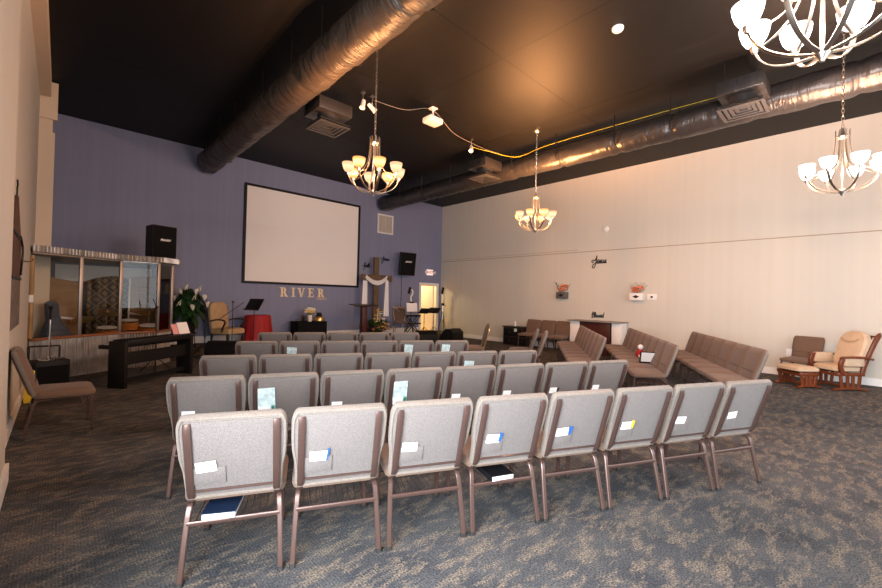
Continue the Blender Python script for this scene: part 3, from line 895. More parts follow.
# ------------------------------------------------------------------ ceiling fittings
t = thing('projector', 'small white projector mounted on the black ceiling', 'projector', (5.36, 5.98, 5.03))
mb = MB(); mb.box((0, 0, 0.06), (0.34, 0.26, 0.11), bev=0.02); mb.build('body', MT['white'], t)
mb = MB(); mb.lathe([(0.0, 0.0), (0.04, 0.0), (0.045, 0.03), (0.0, 0.03)], 16, (-0.08, 0.13, 0.06), axis=(0, 1, 0)); mb.build('lens', MT['black'], t)
mb = MB(); mb.tube([(0, 0, 0.11), (0, 0, 0.31)], 0.02, 0.02, 10); mb.box((0, 0, 0.312), (0.14, 0.14, 0.014)); mb.build('mount', MT['white'], t)
def spot(x, y, aim, label):
    t = thing('spotlight', label, 'spotlight', (x, y, 5.12), 0, 'ceiling spotlights')
    a = Vector(aim).normalized()
    mb = MB(); mb.lathe([(0.0, -0.09), (0.035, -0.09), (0.04, -0.05), (0.045, 0.05), (0.055, 0.09), (0.048, 0.09), (0.04, 0.06), (0.0, 0.055)], 16, (0, 0, 0), axis=a); mb.build('lamp_can', MT['white'], t)
    mb = MB(); mb.tube([(0, 0, 0.03), (0, 0, HC - 5.12)], 0.009, 0.009, 8); mb.box((0, 0, HC - 5.12 - 0.012), (0.07, 0.07, 0.022)); mb.build('bracket', MT['nickel'], t)
spot(4.02, 6.46, (-0.3, -0.2, -1), 'white ceiling spotlight just left of the amber chandelier chain')
spot(4.22, 6.46, (0.6, -0.3, -0.6), 'small spotlight right beside the amber chandelier chain')
spot(7.05, 6.46, (-0.5, -0.4, -0.8), 'small white spotlight at the end of the ceiling cable near the yellow cord')
mb = MB(); mb.tube(smooth_path([(4.22, 6.44, 5.27), (4.8, 6.2, 5.20), (5.36, 6.02, 5.335), (6.2, 6.25, 5.20), (7.05, 6.44, 5.25), (7.7, 6.5, 5.28), (8.2, 6.52, 5.33)], 6), 0.005, 0.005, 6)
tag(mb.build('ceiling_cable', MT['ash']), 'thin grey cable strung between the projector and the spotlights', 'cable')
mb = MB(); mb.tube(smooth_path([(7.08, 6.44, 5.16), (7.35, 6.2, 5.08), (7.95, 5.95, 5.04), (8.20, 5.75, 5.10), (8.22, 5.2, 5.17), (8.25, 3.9, 5.19), (8.3, 2.4, 5.19), (8.32, 1.7, 5.18)], 8), 0.0055, 0.0055, 6)
tag(mb.build('extension_cord', MT['cord']), 'bright yellow cord draped along the top of the right duct', 'cord')
mb = MB(); mb.lathe([(0.0, 0.0), (0.05, 0.008), (0.075, 0.03), (0.08, 0.06), (0.0, 0.06)], 20); o = mb.build('smoke_detector', MT['white'], loc=(5.55, 2.36, HC - 0.06)); tag(o, 'round white smoke detector on the black ceiling', 'detector')
mb = MB(); mb.lathe([(0.0, 0.0), (0.09, 0.0), (0.09, 0.02), (0.06, 0.045), (0.0, 0.05)], 20, axis=(-1, 0, 0)); o = mb.build('wall_detector', MT['white'], loc=(XR, 5.13, 3.66)); tag(o, 'round white disc high on the cream wall', 'detector')

# ------------------------------------------------------------------ screen, letters, front-wall fittings
t = thing('projection_screen', 'large framed cream projection screen on the purple wall', 'screen', (5.61, YF - 0.001, 1.82))
W_, H_ = 3.80, 2.86
mb = MB(); mb.box((0, -0.02, H_ / 2), (W_ - 0.06, 0.02, H_ - 0.06)); mb.build('screen_fabric', MT['screen'], t)
mb = MB()
for c, d in (((0, -0.03, 0.03), (W_, 0.06, 0.065)), ((0, -0.03, H_ - 0.03), (W_, 0.06, 0.065)), ((-W_ / 2 + 0.03, -0.03, H_ / 2), (0.065, 0.06, H_ - 0.13)), ((W_ / 2 - 0.03, -0.03, H_ / 2), (0.065, 0.06, H_ - 0.13))): mb.box(c, d)
mb.build('screen_frame', MT['black'], t)

def letter(ch, h, st, sf):
    """serif capital as strokes: list of polygons in (u,v)"""
    P = []; q = st * 0.45
    def stem(x, y0=0, y1=h, w_=st, s0=True, s1=True):
        P.append([(x, y0), (x + w_, y0), (x + w_, y1), (x, y1)])
        if s0: P.append([(x - sf, 0), (x + w_ + sf, 0), (x + w_ + sf, q), (x - sf, q)])
        if s1: P.append([(x - sf, h - q), (x + w_ + sf, h - q), (x + w_ + sf, h), (x - sf, h)])
    def arc(cx, cy, rx, ry, w_):
        n = 10
        for i in range(n):
            a = -PI / 2 + PI * i / n; b_ = -PI / 2 + PI * (i + 1) / n
            wa = q + (w_ - q) * math.cos(a); wb = q + (w_ - q) * math.cos(b_)
            P.append([(cx + (rx - wa) * math.cos(a), cy + (ry - wa * 0.8) * math.sin(a)), (cx + rx * math.cos(a), cy + ry * math.sin(a)), (cx + rx * math.cos(b_), cy + ry * math.sin(b_)), (cx + (rx - wb) * math.cos(b_), cy + (ry - wb * 0.8) * math.sin(b_))])
    if ch == 'I': stem(sf); return P, st + 2 * sf
    if ch == 'R':
        stem(sf)
        P.append([(sf + st, h - q), (h * .42, h - q), (h * .42, h), (sf + st, h)]); P.append([(sf + st, h * .46), (h * .42, h * .46), (h * .42, h * .46 + q), (sf + st, h * .46 + q)])
        arc(h * .40, h * .73, h * .26, h * .27, st)
        P.append([(h * .36, h * .48), (h * .36 + st * 1.1, h * .48), (h * .80, 0), (h * .80 - st * 1.1, 0)]); P.append([(h * .62, 0), (h * .86, 0), (h * .86, q), (h * .62, q)])
        return P, h * .86
    if ch == 'V':
        w2 = h * .86
        P.append([(h * .06, h), (h * .06 + st * 1.1, h), (w2 / 2 + st * .4, 0), (w2 / 2 - st * .4, 0)]); P.append([(w2 - h * .08 - st * .5, h), (w2 - h * .08, h), (w2 / 2 + st * .4, 0), (w2 / 2 - st * .1, 0)])
        P.append([(0, h - q), (h * .32, h - q), (h * .32, h), (0, h)]); P.append([(w2 - h * .28, h - q), (w2, h - q), (w2, h), (w2 - h * .28, h)])
        return P, w2
    if ch == 'E':
        stem(sf); w2 = h * .72
        P.append([(sf + st, 0), (w2, 0), (w2, q), (sf + st, q)]); P.append([(sf + st, h - q), (w2 * .96, h - q), (w2 * .96, h), (sf + st, h)]); P.append([(sf + st, h * .48), (w2 * .72, h * .48), (w2 * .72, h * .48 + q), (sf + st, h * .48 + q)])
        P.append([(w2 - q, 0), (w2, 0), (w2 + q * .6, h * .27), (w2 - q * .2, h * .27)]); P.append([(w2 * .96 - q, h * .76), (w2 * .96, h * .76), (w2 * .96, h), (w2 * .96 - q, h)]); P.append([(w2 * .72 - q * .5, h * .38), (w2 * .72 + q * .5, h * .38), (w2 * .72 + q * .5, h * .64), (w2 * .72 - q * .5, h * .64)])
        return P, w2 + q * .5
t = thing('wall_letters', 'raised cream serif letters spelling RIVER under the screen', 'sign', (4.79, YF, 1.45))
x = 0.0; gaps = {'R': 0.10, 'I': 0.07, 'V': 0.09, 'E': 0.11}
for ch_ in 'RIVER':
    P, w_ = letter(ch_, 0.285, 0.062, 0.035)
    mb = MB()
    for i, poly in enumerate(P):
        mb.prism(poly, (x, 0, 0), (1, 0, 0), (0, 0, 1), (0, -1, 0), 0.035 + 0.0004 * i)
    mb.build('letter', MT['gold'], t); x += w_ + gaps[ch_]

def text_mesh(name, body, size, mt, parent=None, loc=(0, 0, 0), rot=(PI / 2, 0, 0), shear=0.0, depth=0.004, bold=0.0):
    cu = bpy.data.curves.new(name, 'FONT'); cu.body = body; cu.size = size; cu.extrude = depth; cu.shear = shear; cu.offset = bold
    cu.align_x = 'CENTER'; cu.align_y = 'CENTER'
    tmp = bpy.data.objects.new(name, cu); COL.objects.link(tmp)
    dg = bpy.context.evaluated_depsgraph_get(); dg.update()
    me = bpy.data.meshes.new_from_object(tmp.evaluated_get(dg))
    bpy.data.objects.remove(tmp); bpy.data.curves.remove(cu)
    me.materials.clear(); me.materials.append(mt)
    o = bpy.data.objects.new(name, me); COL.objects.link(o)
    o.parent = parent; o.location = loc; o.rotation_euler = rot
    return o
text_mesh('small_lettering', 'church', 0.13, MT['gold'], t, (x - 0.20, -0.02, -0.05), shear=0.25)

GLY = {
 'e': (.65, [[(0, .3), (.5, .5), (.5, .85), (.25, 1), (.02, .7), (.05, .2), (.3, 0), (.65, .2)]]),
 's': (.65, [[(0, .1), (.4, 1), (.3, .6), (.5, .2), (.2, 0), (.05, .1)], [(.25, 0), (.65, .2)]]),
 'u': (.8, [[(0, .2), (.1, 1), (.1, .25), (.3, 0), (.55, .3), (.6, 1), (.6, .2), (.8, .15)]]),
 'l': (.5, [[(0, .2), (.4, 1.4), (.3, 2), (.12, 1.6), (.15, .3), (.3, 0), (.5, .2)]]),
 'd': (.8, [[(.5, .8), (.25, 1), (0, .5), (.2, 0), (.5, .3), (.58, 2)], [(.55, 1), (.57, .2), (.8, .2)]]),
 'a': (.75, [[(.5, .8), (.25, 1), (0, .5), (.2, 0), (.48, .4), (.52, 1), (.52, .2), (.75, .2)]]),
 'i': (.4, [[(0, .2), (.15, 1), (.15, .2), (.4, .2)], [(.14, 1.4), (.2, 1.5)]]),
 't': (.45, [[(0, .2), (.2, 1.8), (.2, .2), (.45, .2)], [(-.15, 1.25), (.5, 1.3)]]),
 'h': (.75, [[(0, .2), (.3, 1.5), (.2, 2), (.08, 1.5), (.08, 0), (.1, .6), (.35, 1), (.5, .6), (.5, .1), (.75, .2)]]),
 'f': (.55, [[(0, .2), (.35, 1.5), (.28, 2.1), (.12, 1.6), (.12, -1.0), (.2, -1.05)], [(-.9, .7), (-.5, .5), (.1, .6), (.5, .6)]]),
 'J': (.75, [[(-.2, .5), (-.6, .3), (-.9, .7), (-.5, 1.0), (0, .8), (.3, 1.5), (.4, 2.2), (.42, 1.2), (.38, -.2), (.1, -1.2), (-.4, -1.1), (-.4, -.5), (.1, -.1), (.75, .2)]]),
 'B': (.85, [[(-.5, .8), (-.2, 1.0), (.15, 2.2), (.1, -.2)], [(.1, 2.1), (.6, 1.9), (.55, 1.2), (.15, 1.05), (.7, .9), (.65, .1), (.1, -.2), (-.3, .1)]]),
}
def script_sign(word, xh, origin, ux, label, tail=False):
    """hand-lettered metal word lying flat on a wall; ux is the reading direction"""
    ux = Vector(ux); uz = Vector((0, 0, 1)); nrm = ux.cross(uz)   # out of the wall towards the room
    mb = MB(); x = 0.0
    for c in word:
        adv, strokes = GLY[c]
        for s_ in strokes:
            pts = [ux * ((x + p[0] + 0.15 * p[1]) * xh) + uz * (p[1] * xh) + nrm * 0.012 for p in s_]
            mb.tube(smooth_path(pts, 4), 0.15 * xh, 0.006, 6, side=None if False else nrm.cross(pts[-1] - pts[0]).normalized())
        x += adv
    if tail:
        pts = [ux * ((x + p) * xh) + uz * (q * xh) + nrm * 0.012 for p, q in ((0, .2), (.3, .4), (.7, .5), (.9, .35))]
        mb.tube(smooth_path(pts, 4), 0.13 * xh, 0.006, 6)
    o = mb.build('script_sign', MT['black'], loc=origin)
    return tag(o, label, 'sign', 'black script word signs')
script_sign('Jesus', 0.105, (XR - 0.002, 5.46, 2.66), (0, -1, 0), 'black script word sign alone high on the cream wall')
script_sign('Blessed', 0.075, (XR - 0.002, 5.50, 1.06), (0, -1, 0), 'black script word sign just above the mahogany desk')
script_sign('faith', 0.085, (7.74, YF - 0.002, 2.55), (1, 0, 0), 'black script word sign left of the wooden cross', True)
script_sign('Jesus', 0.085, (8.53, YF - 0.002, 2.86), (1, 0, 0), 'black script word sign right of the top of the wooden cross')

# return-air grille
t = thing('wall_vent', 'white louvred return grille high on the purple wall', 'vent', (8.62, YF, 4.2))
mb = MB(); w_, h_ = 0.70, 0.66
for c, d in (((0, -0.012, h_ / 2), (w_, 0.024, 0.05)), ((0, -0.012, -h_ / 2), (w_, 0.024, 0.05)), ((w_ / 2 - .025, -0.012, 0), (0.05, 0.024, h_ - .05)), ((-w_ / 2 + .025, -0.012, 0), (0.05, 0.024, h_ - .05))): mb.box(c, d)
mb.build('frame', MT['white'], t)
mb = MB()
for k in range(20): mb.box((0, -0.010, -0.29 + 0.0305 * k), (w_ - .1, 0.016, 0.017), Matrix.Rotation(R(35), 3, 'X'))
for k in (-1, 0, 1): mb.box((k * 0.16, -0.012, 0), (0.012, 0.02, h_ - .08))
mb.build('louvres', mat('cream_louvre', (0.62, 0.56, 0.47), 0.5), t)

def loudspeaker(label, loc, rz, tilt, w_, h_, d_, on_wall):
    t = thing('loudspeaker', label, 'speaker', loc, rz)
    mb = MB()
    # trapezoid cabinet, front toward local -y
    poly = [(-w_ / 2, -d_ / 2), (w_ / 2, -d_ / 2), (w_ * 0.34, d_ / 2), (-w_ * 0.34, d_ / 2)]
    rot = Matrix.Rotation(tilt, 3, 'X')
    def Tt(p): return rot @ Vector(p)
    vs = [Tt((x, y, 0)) for x, y in poly] + [Tt((x, y, h_)) for x, y in poly]
    mb.add(vs, [(3, 2, 1, 0), (4, 5, 6, 7), (0, 1, 5, 4), (1, 2, 6, 5), (2, 3, 7, 6), (3, 0, 4, 7)], sm=False)
    mb.build('cabinet', MT['black'], t)
    mb = MB(); vs = []
    mb.box(Tt((0, -d_ / 2 - 0.008, h_ / 2)), (w_ * 0.94, 0.018, h_ * 0.95), rot, bev=0.006); mb.build('grille', MT['blackcloth'], t)
    o = text_mesh('badge', 'PEAVEY', w_ * 0.125, MT['card'], t, Tt((0, -d_ / 2 - 0.020, h_ * (0.55 if not on_wall else 0.6))), (PI / 2 + tilt, 0, 0), 0.35, 0.002, 0.002)
    if on_wall:
        mb = MB(); mb.box(Tt((0, d_ / 2 + 0.02, h_ * 0.5)), (0.12, 0.04, 0.2), rot); mb.tube([Tt((0, d_ / 2, h_ * 0.45)), (0.03, d_ / 2 + 0.15, h_ * 0.4)], 0.025, 0.025, 8)
        mb.build('wall_bracket', MT['blackmetal'], t)
    return t
loudspeaker('black loudspeaker standing on top of the drum booth', (1.46, 10.08, 2.205), R(20), 0.0, 0.46, 0.66, 0.40, False)
loudspeaker('black loudspeaker tilted on a bracket on the purple wall near the exit sign', (9.33, 11.76, 2.36), R(-14), R(9), 0.60, 0.84, 0.38, True)
mb = MB(); mb.tube(smooth_path([(9.42, YF - 0.01, 2.35), (9.44, YF - 0.01, 1.6), (9.40, YF - 0.01, 0.9), (9.43, YF - 0.01, 0.37)], 4), 0.009, 0.009, 6)
tag(mb.build('speaker_cable', MT['black']), 'thin dark cable running down the purple wall below the speaker', 'cable')
mb = MB(); mb.box((8.98, YF - 0.012, 1.65), (0.04, 0.024, 2.60)); tag(mb.build('cable_conduit', MT['purple']), 'vertical purple-painted conduit left of the wall speaker', 'conduit')

t = thing('exit_sign', 'lit red and white EXIT sign with two lamp heads over the doorway', 'sign', (10.86, YF, 2.56))
mb = MB(); mb.box((0, -0.03, 0), (0.32, 0.06, 0.22), bev=0.01); mb.build('sign_box', MT['exitwhite'], t)
text_mesh('lettering', 'EXIT', 0.155, MT['redletter'], t, (0, -0.062, 0.0), depth=0.003, bold=0.003)
for s in (-1, 1):
    mb = MB(); mb.lathe([(0.0, 0.0), (0.045, 0.0), (0.06, 0.06), (0.055, 0.07), (0.0, 0.07)], 14, (0.22 * s, -0.03, 0.0), axis=(0.3 * s, -1, -0.1)); mb.tube([(0.15 * s, -0.02, 0), (0.22 * s, -0.02, 0)], 0.01, 0.01, 6)
    mb.build('lamp_head', MT['white'], t)

# ------------------------------------------------------------------ cross, lectern, stage furniture
t = thing('wooden_cross', 'tall rough wooden cross against the purple wall', 'cross', (8.04, 11.78, ST))
mb = MB(); mb.box((0, 0, 1.385), (0.19, 0.10, 2.71), bev=0.012); mb.build('upright', MT['roughwood'], t)
mb = MB(); mb.box((0.0, -0.075, 2.0), (1.26, 0.09, 0.22), bev=0.012); mb.build('crossbeam', MT['roughwood'], t)
mb = MB(); mb.box((0, 0, 0.03), (0.6, 0.5, 0.06), bev=0.005); mb.build('base', MT['roughwood'], t)
# drape: a swag over the front and two hanging tails
mb = MB()
def tail(x0, z1, z0, w0, w1):
    def fn(u, v):
        z = z1 + (z0 - z1) * v; w_ = w0 + (w1 - w0) * v
        return (x0 + (u - 0.5) * w_, 11.635 + 0.018 * math.sin(u * 15) * (0.4 + v), z)
    return fn
mb.sheet(tail(7.51, 2.06, 0.86, 0.17, 0.25), 18, 10, 0.008); mb.sheet(tail(8.42, 2.10, 0.83, 0.13, 0.25), 18, 10, 0.008)
def swag(u, v):
    x = 7.52 + 0.88 * u; sag = 4 * u * (1 - u)
    return (x, 11.62 - 0.03 * math.sin(v * 9) - 0.02 * sag, 2.27 - 0.20 * sag - (0.13 + 0.02 * sag) * v + (0.0 if abs(u - .5) < .46 else -0.06 * v))
mb.sheet(swag, 20, 8, 0.01)
tag(mb.build('cloth_drape', MT['whitecloth']), 'white cloth draped over the arms of the wooden cross', 'drape')
t = thing('lectern', 'slender mahogany lectern with a dark flat top before the cross', 'lectern', (6.89, 10.72, 0))
mb = MB(); mb.box((0, 0, 0.02), (0.45, 0.40, 0.04), bev=0.008); mb.build('base', MT['mahogany'], t)
mb = MB(); mb.box((0, 0, 0.63), (0.17, 0.17, 1.19), bev=0.008); mb.build('column', MT['mahogany'], t)
mb = MB(); mb.box((0, 0, 1.245), (0.80, 0.42, 0.03), Matrix.Rotation(R(4), 3, 'X'), bev=0.006); mb.box((0, 0, 1.215), (0.4, 0.3, 0.03)); mb.build('top', MT['darkwood'], t)

def blob_flower(mb, c, r, n, mi, rnd):
    for k in range(n):
        a = 2 * PI * k / n + rnd.uniform(-.2, .2)
        d = Vector((math.cos(a), math.sin(a), 0.5)).normalized()
        p = Vector(c) + d * r * 0.55
        mb.ball(p, r * 0.5, 6, (r * 0.55, r * 0.55, r * 0.32), mi)
    mb.ball(Vector(c) + Vector((0, 0, r * 0.35)), r * 0.3, 6, None, mi)
def leaf(mb, base, tip, w_, droop, mi=0, seg=6):
    base = Vector(base); tip = Vector(tip); d = tip - base
    sd = Vector((-d.y, d.x, 0))
    if sd.length < 1e-6: sd = Vector((1, 0, 0))
    sd.normalize()
    def fn(u, v):
        p = base + d * u + Vector((0, 0, droop * 4 * u * (1 - u)))
        ww = w_ * math.sin(PI * min(1, u * 0.97 + 0.03)) ** 0.8
        return p + sd * ww * (v - 0.5) + Vector((0, 0, -0.25 * ww * abs(v - 0.5) * -1))
    mb.sheet(fn, seg, 2, 0.002, mi)
t = thing('flower_arrangement', 'big bouquet of yellow lilies and coloured flowers at the foot of the cross', 'flowers', (7.82, 11.36, ST))
rnd = random.Random(4)
mb = MB(); mb.lathe([(0.0, 0.0), (0.14, 0.0), (0.19, 0.16), (0.16, 0.16), (0.0, 0.10)], 16); mb.build('basket', MT['darkwood'], t)
mb = MB()
for k in range(260):
    a = rnd.uniform(0, 2 * PI); r_ = rnd.uniform(0.12, 0.62)
    tip = (r_ * math.cos(a) * 1.1, r_ * math.sin(a) * 0.55, rnd.uniform(0.06, 0.62))
    leaf(mb, (0.05 * math.cos(a), 0.05 * math.sin(a), 0.12), tip, rnd.uniform(0.05, 0.09), rnd.uniform(0.02, 0.12), rnd.choice((0, 0, 1)))
mb.build('foliage', [MT['leaf'], MT['leaf2']], t)
for k, (mtn, n, zr, xr, sz) in enumerate((('petalyellow', 11, (0.25, 0.95), (-0.20, 0.10), 0.055), ('petalwhite', 7, (0.3, 0.9), (-0.16, 0.12), 0.05), ('petalorange', 8, (0.2, 0.45), (-0.45, 0.5), 0.045), ('petalpurple', 12, (0.2, 0.42), (-0.5, 0.4), 0.045), ('petalyellow', 8, (0.2, 0.5), (0.1, 0.55), 0.045))):
    mb = MB()
    for j in range(n):
        z = rnd.uniform(*zr); x = rnd.uniform(*xr)
        blob_flower(mb, (x, rnd.uniform(-0.28, 0.02) - 0.05, z), sz, 5, 0, rnd)
        mb.tube([(x * 0.2, 0, 0.1), (x, -0.12, z)], 0.006, 0.006, 5)
    mb.build('blooms', MT[mtn], t)

# black plinth with vase, pan and sprig
t = thing('plinth', 'low black box plinth beneath the RIVER letters', 'plinth', (5.52, 11.62, ST))
mb = MB(); mb.box((0, 0, 0.265), (0.92, 0.55, 0.53), bev=0.006); mb.build('box', MT['blackcloth'], t)
mb = MB(); mb.box((0, 0, 0.537), (0.95, 0.58, 0.014)); mb.build('top_board', MT['blackcloth'], t)
PZ = ST + 0.545
t = thing('flower_vase', 'white vase of cream flowers on the black plinth', 'vase', (5.50, 11.52, PZ))
mb = MB(); mb.lathe([(0.0, 0.0), (0.055, 0.0), (0.07, 0.10), (0.065, 0.2), (0.05, 0.2), (0.0, 0.15)], 16); mb.build('vase', MT['petalwhite'], t)
mb = MB(); rnd = random.Random(9)
for k in range(13):
    a = rnd.uniform(0, 2 * PI); r_ = rnd.uniform(0.02, 0.16)
    blob_flower(mb, (r_ * math.cos(a) * 1.2, r_ * math.sin(a) * .7, 0.36 - r_ * 0.5 + rnd.uniform(-.05, .06)), 0.085, 5, 0 if k % 3 else 1, rnd)
    mb.tube([(0, 0, 0.15), (r_ * math.cos(a) * 1.1, r_ * math.sin(a) * .7, 0.32 - r_ * 0.4)], 0.006, 0.006, 5, mi=2)
mb.tube([(0, 0, 0.2), (-0.02, 0, 0.50)], 0.006, 0.004, 5, mi=2)
mb.build('blooms', [MT['petalwhite'], MT['petalyellow'], MT['leaf2']], t)
t = thing('lidded_pot', 'silver pot with a black lid on the black plinth', 'pot', (5.78, 11.48, PZ))
mb = MB(); mb.lathe([(0.0, 0.0), (0.13, 0.0), (0.15, 0.02), (0.15, 0.10), (0.12, 0.15), (0.0, 0.15)], 20); mb.build('pot_body', MT['bronze'], t)
mb = MB(); mb.lathe([(0.0, 0.15), (0.10, 0.15), (0.09, 0.19), (0.07, 0.21), (0.07, 0.27), (0.0, 0.27)], 16); mb.build('lid', MT['black'], t)
mb = MB()
for k in range(14):
    a = rnd.uniform(0, 2 * PI); leaf(mb, (0, 0, 0.03), (0.26 * math.cos(a) - 0.05, 0.12 * math.sin(a), rnd.uniform(0.02, 0.2)), 0.035, 0.05)
mb.lathe([(0.0, 0.0), (0.05, 0.0), (0.06, 0.05), (0.0, 0.05)], 12)
o = mb.build('dried_sprig', MT['darkwood'], loc=(5.29, 11.50, PZ)); tag(o, 'dark dried sprig arrangement left of the white vase', 'plant')

# wing-back chair with wooden arms
t = thing('armchair', 'beige upholstered armchair with dark wood arms near the red table', 'chair', (3.20, 11.42, ST), R(32))
mb = MB(); o_ = round_rect(0.60, 0.58, 0.06)
mb.rings([[Vector((x, y, z)) for x, y in inset(o_, i_)] for i_, z in ((0.03, 0.28), (0.0, 0.30), (0.0, 0.38), (0.02, 0.42), (0.08, 0.44))]); mb.build('seat', MT['goldbeige'], t)
mb = MB(); oo = mirror([(0.26, 0.0), (0.29, 0.12), (0.30, 0.5), (0.27, 0.66), (0.15, 0.72)])
mb.rings([[Vector((x, 0.24 + 0.12 * v + d_, 0.38 + v)) for x, v in inset(oo, i_)] for i_, d_ in ((0.03, 0.075), (0.0, 0.06), (0.0, -0.01), (0.03, -0.04), (0.1, -0.055))]); mb.build('backrest', MT['goldbeige'], t)
for s in (-1, 1):
    mb = MB(); mb.tube(smooth_path([(0.30 * s, 0.26, 0.62), (0.33 * s, 0.05, 0.66), (0.34 * s, -0.16, 0.65), (0.34 * s, -0.21, 0.58), (0.31 * s, -0.12, 0.45), (0.30 * s, -0.1, 0.34)], 5), 0.028, 0.02, 8); mb.build('arm', MT['darkwood'], t)
    for y in (-0.25, 0.25):
        mb = MB(); mb.tube([(0.26 * s, y, 0.31), (0.27 * s, y * 1.1, 0.0)], 0.028, 0.028, 8, radii=[1.2, 0.7]); mb.build('leg', MT['darkwood'], t)

# round table in red cloth
t = thing('round_table', 'small round table covered to the floor in red cloth', 'table', (4.04, 11.69, ST))
mb = MB(); vs = []; sg = 48; prof = [(0.0, 0.752), (0.30, 0.752), (0.325, 0.745), (0.335, 0.72), (0.36, 0.4), (0.40, 0.05)]
for i, (r_, z) in enumerate(prof):
    for j in range(sg):
        a = 2 * PI * j / sg; k_ = 1 + (0.07 * math.sin(a * 11) * max(0, (0.745 - z) / 0.7))
        vs.append((r_ * k_ * math.cos(a), r_ * k_ * math.sin(a), z))
fs = [(i * sg + j, i * sg + (j + 1) % sg, (i + 1) * sg + (j + 1) % sg, (i + 1) * sg + j) for i in range(len(prof) - 1) for j in range(sg)]
mb.add(vs, fs); mb.build('tablecloth', MT['red'], t)
mb = MB(); mb.lathe([(0.0, 0.0), (0.22, 0.0), (0.22, 0.02), (0.03, 0.04), (0.03, 0.70), (0.30, 0.72), (0.30, 0.745), (0.0, 0.745)], 20); mb.build('pedestal', MT['darkwood'], t)

def tripod_legs(t, mt, r_=0.28, h=0.32, n=3, rad=0.009, a0=0.3):
    for k in range(n):
        a = a0 + 2 * PI * k / n
        mb = MB(); mb.tube(smooth_path([(0.012 * math.cos(a), 0.012 * math.sin(a), h), (0.6 * r_ * math.cos(a), 0.6 * r_ * math.sin(a), h * 0.4), (r_ * math.cos(a), r_ * math.sin(a), 0.008)], 3), rad, rad, 6); mb.build('leg', mt, t)
def music_stand(label, loc, rz, h, w_=0.52, hh=0.34, tilt=R(-25)):
    t = thing('music_stand', label, 'music stand', loc, rz, 'music stands')
    mb = MB(); mb.tube([(0, 0, 0.05), (0, 0, h)], 0.011, 0.011, 8); mb.lathe([(0.0, h * .55), (0.018, h * .55), (0.018, h * .6), (0.0, h * .6)], 10); mb.build('pole', MT['blackmetal'], t)
    mb = MB(); rot = Matrix.Rotation(tilt, 3, 'X')
    mb.box(Vector((0, 0, h + 0.10)), (w_, 0.012, hh), rot, bev=0.004); mb.box(Vector((0, 0, h + 0.10)) + rot @ Vector((0, -0.03, -hh / 2)), (w_, 0.06, 0.01), rot); mb.build('desk', MT['black'], t)
    tripod_legs(t, MT['blackmetal'], 0.26, 0.26)
    return t
music_stand('black music stand standing before the red-draped table', (3.60, 10.70, 0), R(-68), 1.14, 0.50, 0.34, R(-32))
music_stand('wide black music stand right in front of the lit doorway', (10.28, 11.15, ST), R(-78), 0.78, 0.52, 0.30, R(-48))
music_stand('second black music stand left of the doorway, behind the wider one', (9.86, 11.22, ST), R(-72), 0.76, 0.40, 0.28, R(-48))

def mic_stand(label, loc, h, boom=None, base='tripod', mt=None, mic=True, rz=0):
    mt = mt or MT['blackmetal']
    t = thing('microphone_stand', label, 'microphone stand', loc, rz, 'microphone stands')
    mb = MB(); mb.tube([(0, 0, 0.01), (0, 0, h)], 0.010, 0.010, 8); mb.lathe([(0.0, h * .5), (0.017, h * .5), (0.017, h * .5 + .06), (0.0, h * .5 + .06)], 10); mb.build('pole', mt, t)
    if base == 'tripod': tripod_legs(t, mt, 0.30, 0.30)
    else:
        mb = MB(); mb.lathe([(0.0, 0.0), (0.125, 0.0), (0.125, 0.018), (0.03, 0.03), (0.02, 0.045), (0.0, 0.045)], 24); mb.build('base', MT['chrome'], t)
    end = Vector((0, 0, h)); dr = Vector((0, 0, 1))
    if boom:
        p0, p1 = Vector(boom[0]), Vector(boom[1])
        mb = MB(); mb.tube([p0, p1], 0.008, 0.008, 8); mb.ball((0, 0, h), 0.025, 8); mb.build('boom', mt, t); end = p1; dr = (p1 - p0).normalized()
    if mic:
        mb = MB(); mb.tube([end, end + dr * 0.15], 0.016, 0.016, 10, radii=[0.7, 1.1]); mb.ball(end + dr * 0.175, 0.03, 10); mb.build('microphone', MT['black'], t)
    return t
mic_stand('black boom microphone stand in front of the beige armchair', (3.10, 10.72, 0), 1.30, ((-0.32, 0, 0.86), (0.26, 0.0, 1.30)), mic=False)
mic_stand('short black tripod microphone stand between the plant and the armchair', (2.52, 10.78, 0), 0.86, None, mic=True)
mic_stand('tall black microphone stand rising in front of the keyboard', (1.30, 8.97, 0), 1.22, ((0, 0, 1.2), (-0.05, 0.10, 1.36)), mic=False)
mic_stand('chrome microphone stand on a round base atop the black amplifier', (-0.10, 8.34, 0.452), 0.60, None, base='round', mt=MT['chrome'])

def wedge(label, loc, rz, w_, h_, d_):
    t = thing('stage_monitor', label, 'speaker', loc, rz, 'floor monitor wedges')
    mb = MB(); mb.prism([(-d_ / 2, 0), (d_ / 2, 0), (d_ / 2, h_ * 0.75), (d_ * .25, h_), (-d_ * .1, h_), (-d_ / 2, h_ * .35)], (-w_ / 2, 0, 0), (0, 1, 0), (0, 0, 1), (1, 0, 0), w_); mb.build('cabinet', MT['black'], t)
    mb = MB(); a = math.atan2(h_ * .65, d_ * .4); mb.box((0, -d_ * .31, h_ * .69), (w_ * .9, math.hypot(h_ * .65, d_ * .4) * .9, 0.02), Matrix.Rotation(a, 3, 'X')); mb.build('grille', MT['blackcloth'], t)
    return t
wedge('black floor monitor wedge left of the pair before the doorway', (8.85, 9.98, 0), R(155), 0.66, 0.43, 0.55)
wedge('black floor monitor box right of the pair before the doorway', (9.95, 9.85, 0), R(195), 0.72, 0.46, 0.55)
wedge('black floor monitor on the carpet in front of the beige armchair', (2.75, 10.05, 0), R(140), 0.62, 0.42, 0.5)

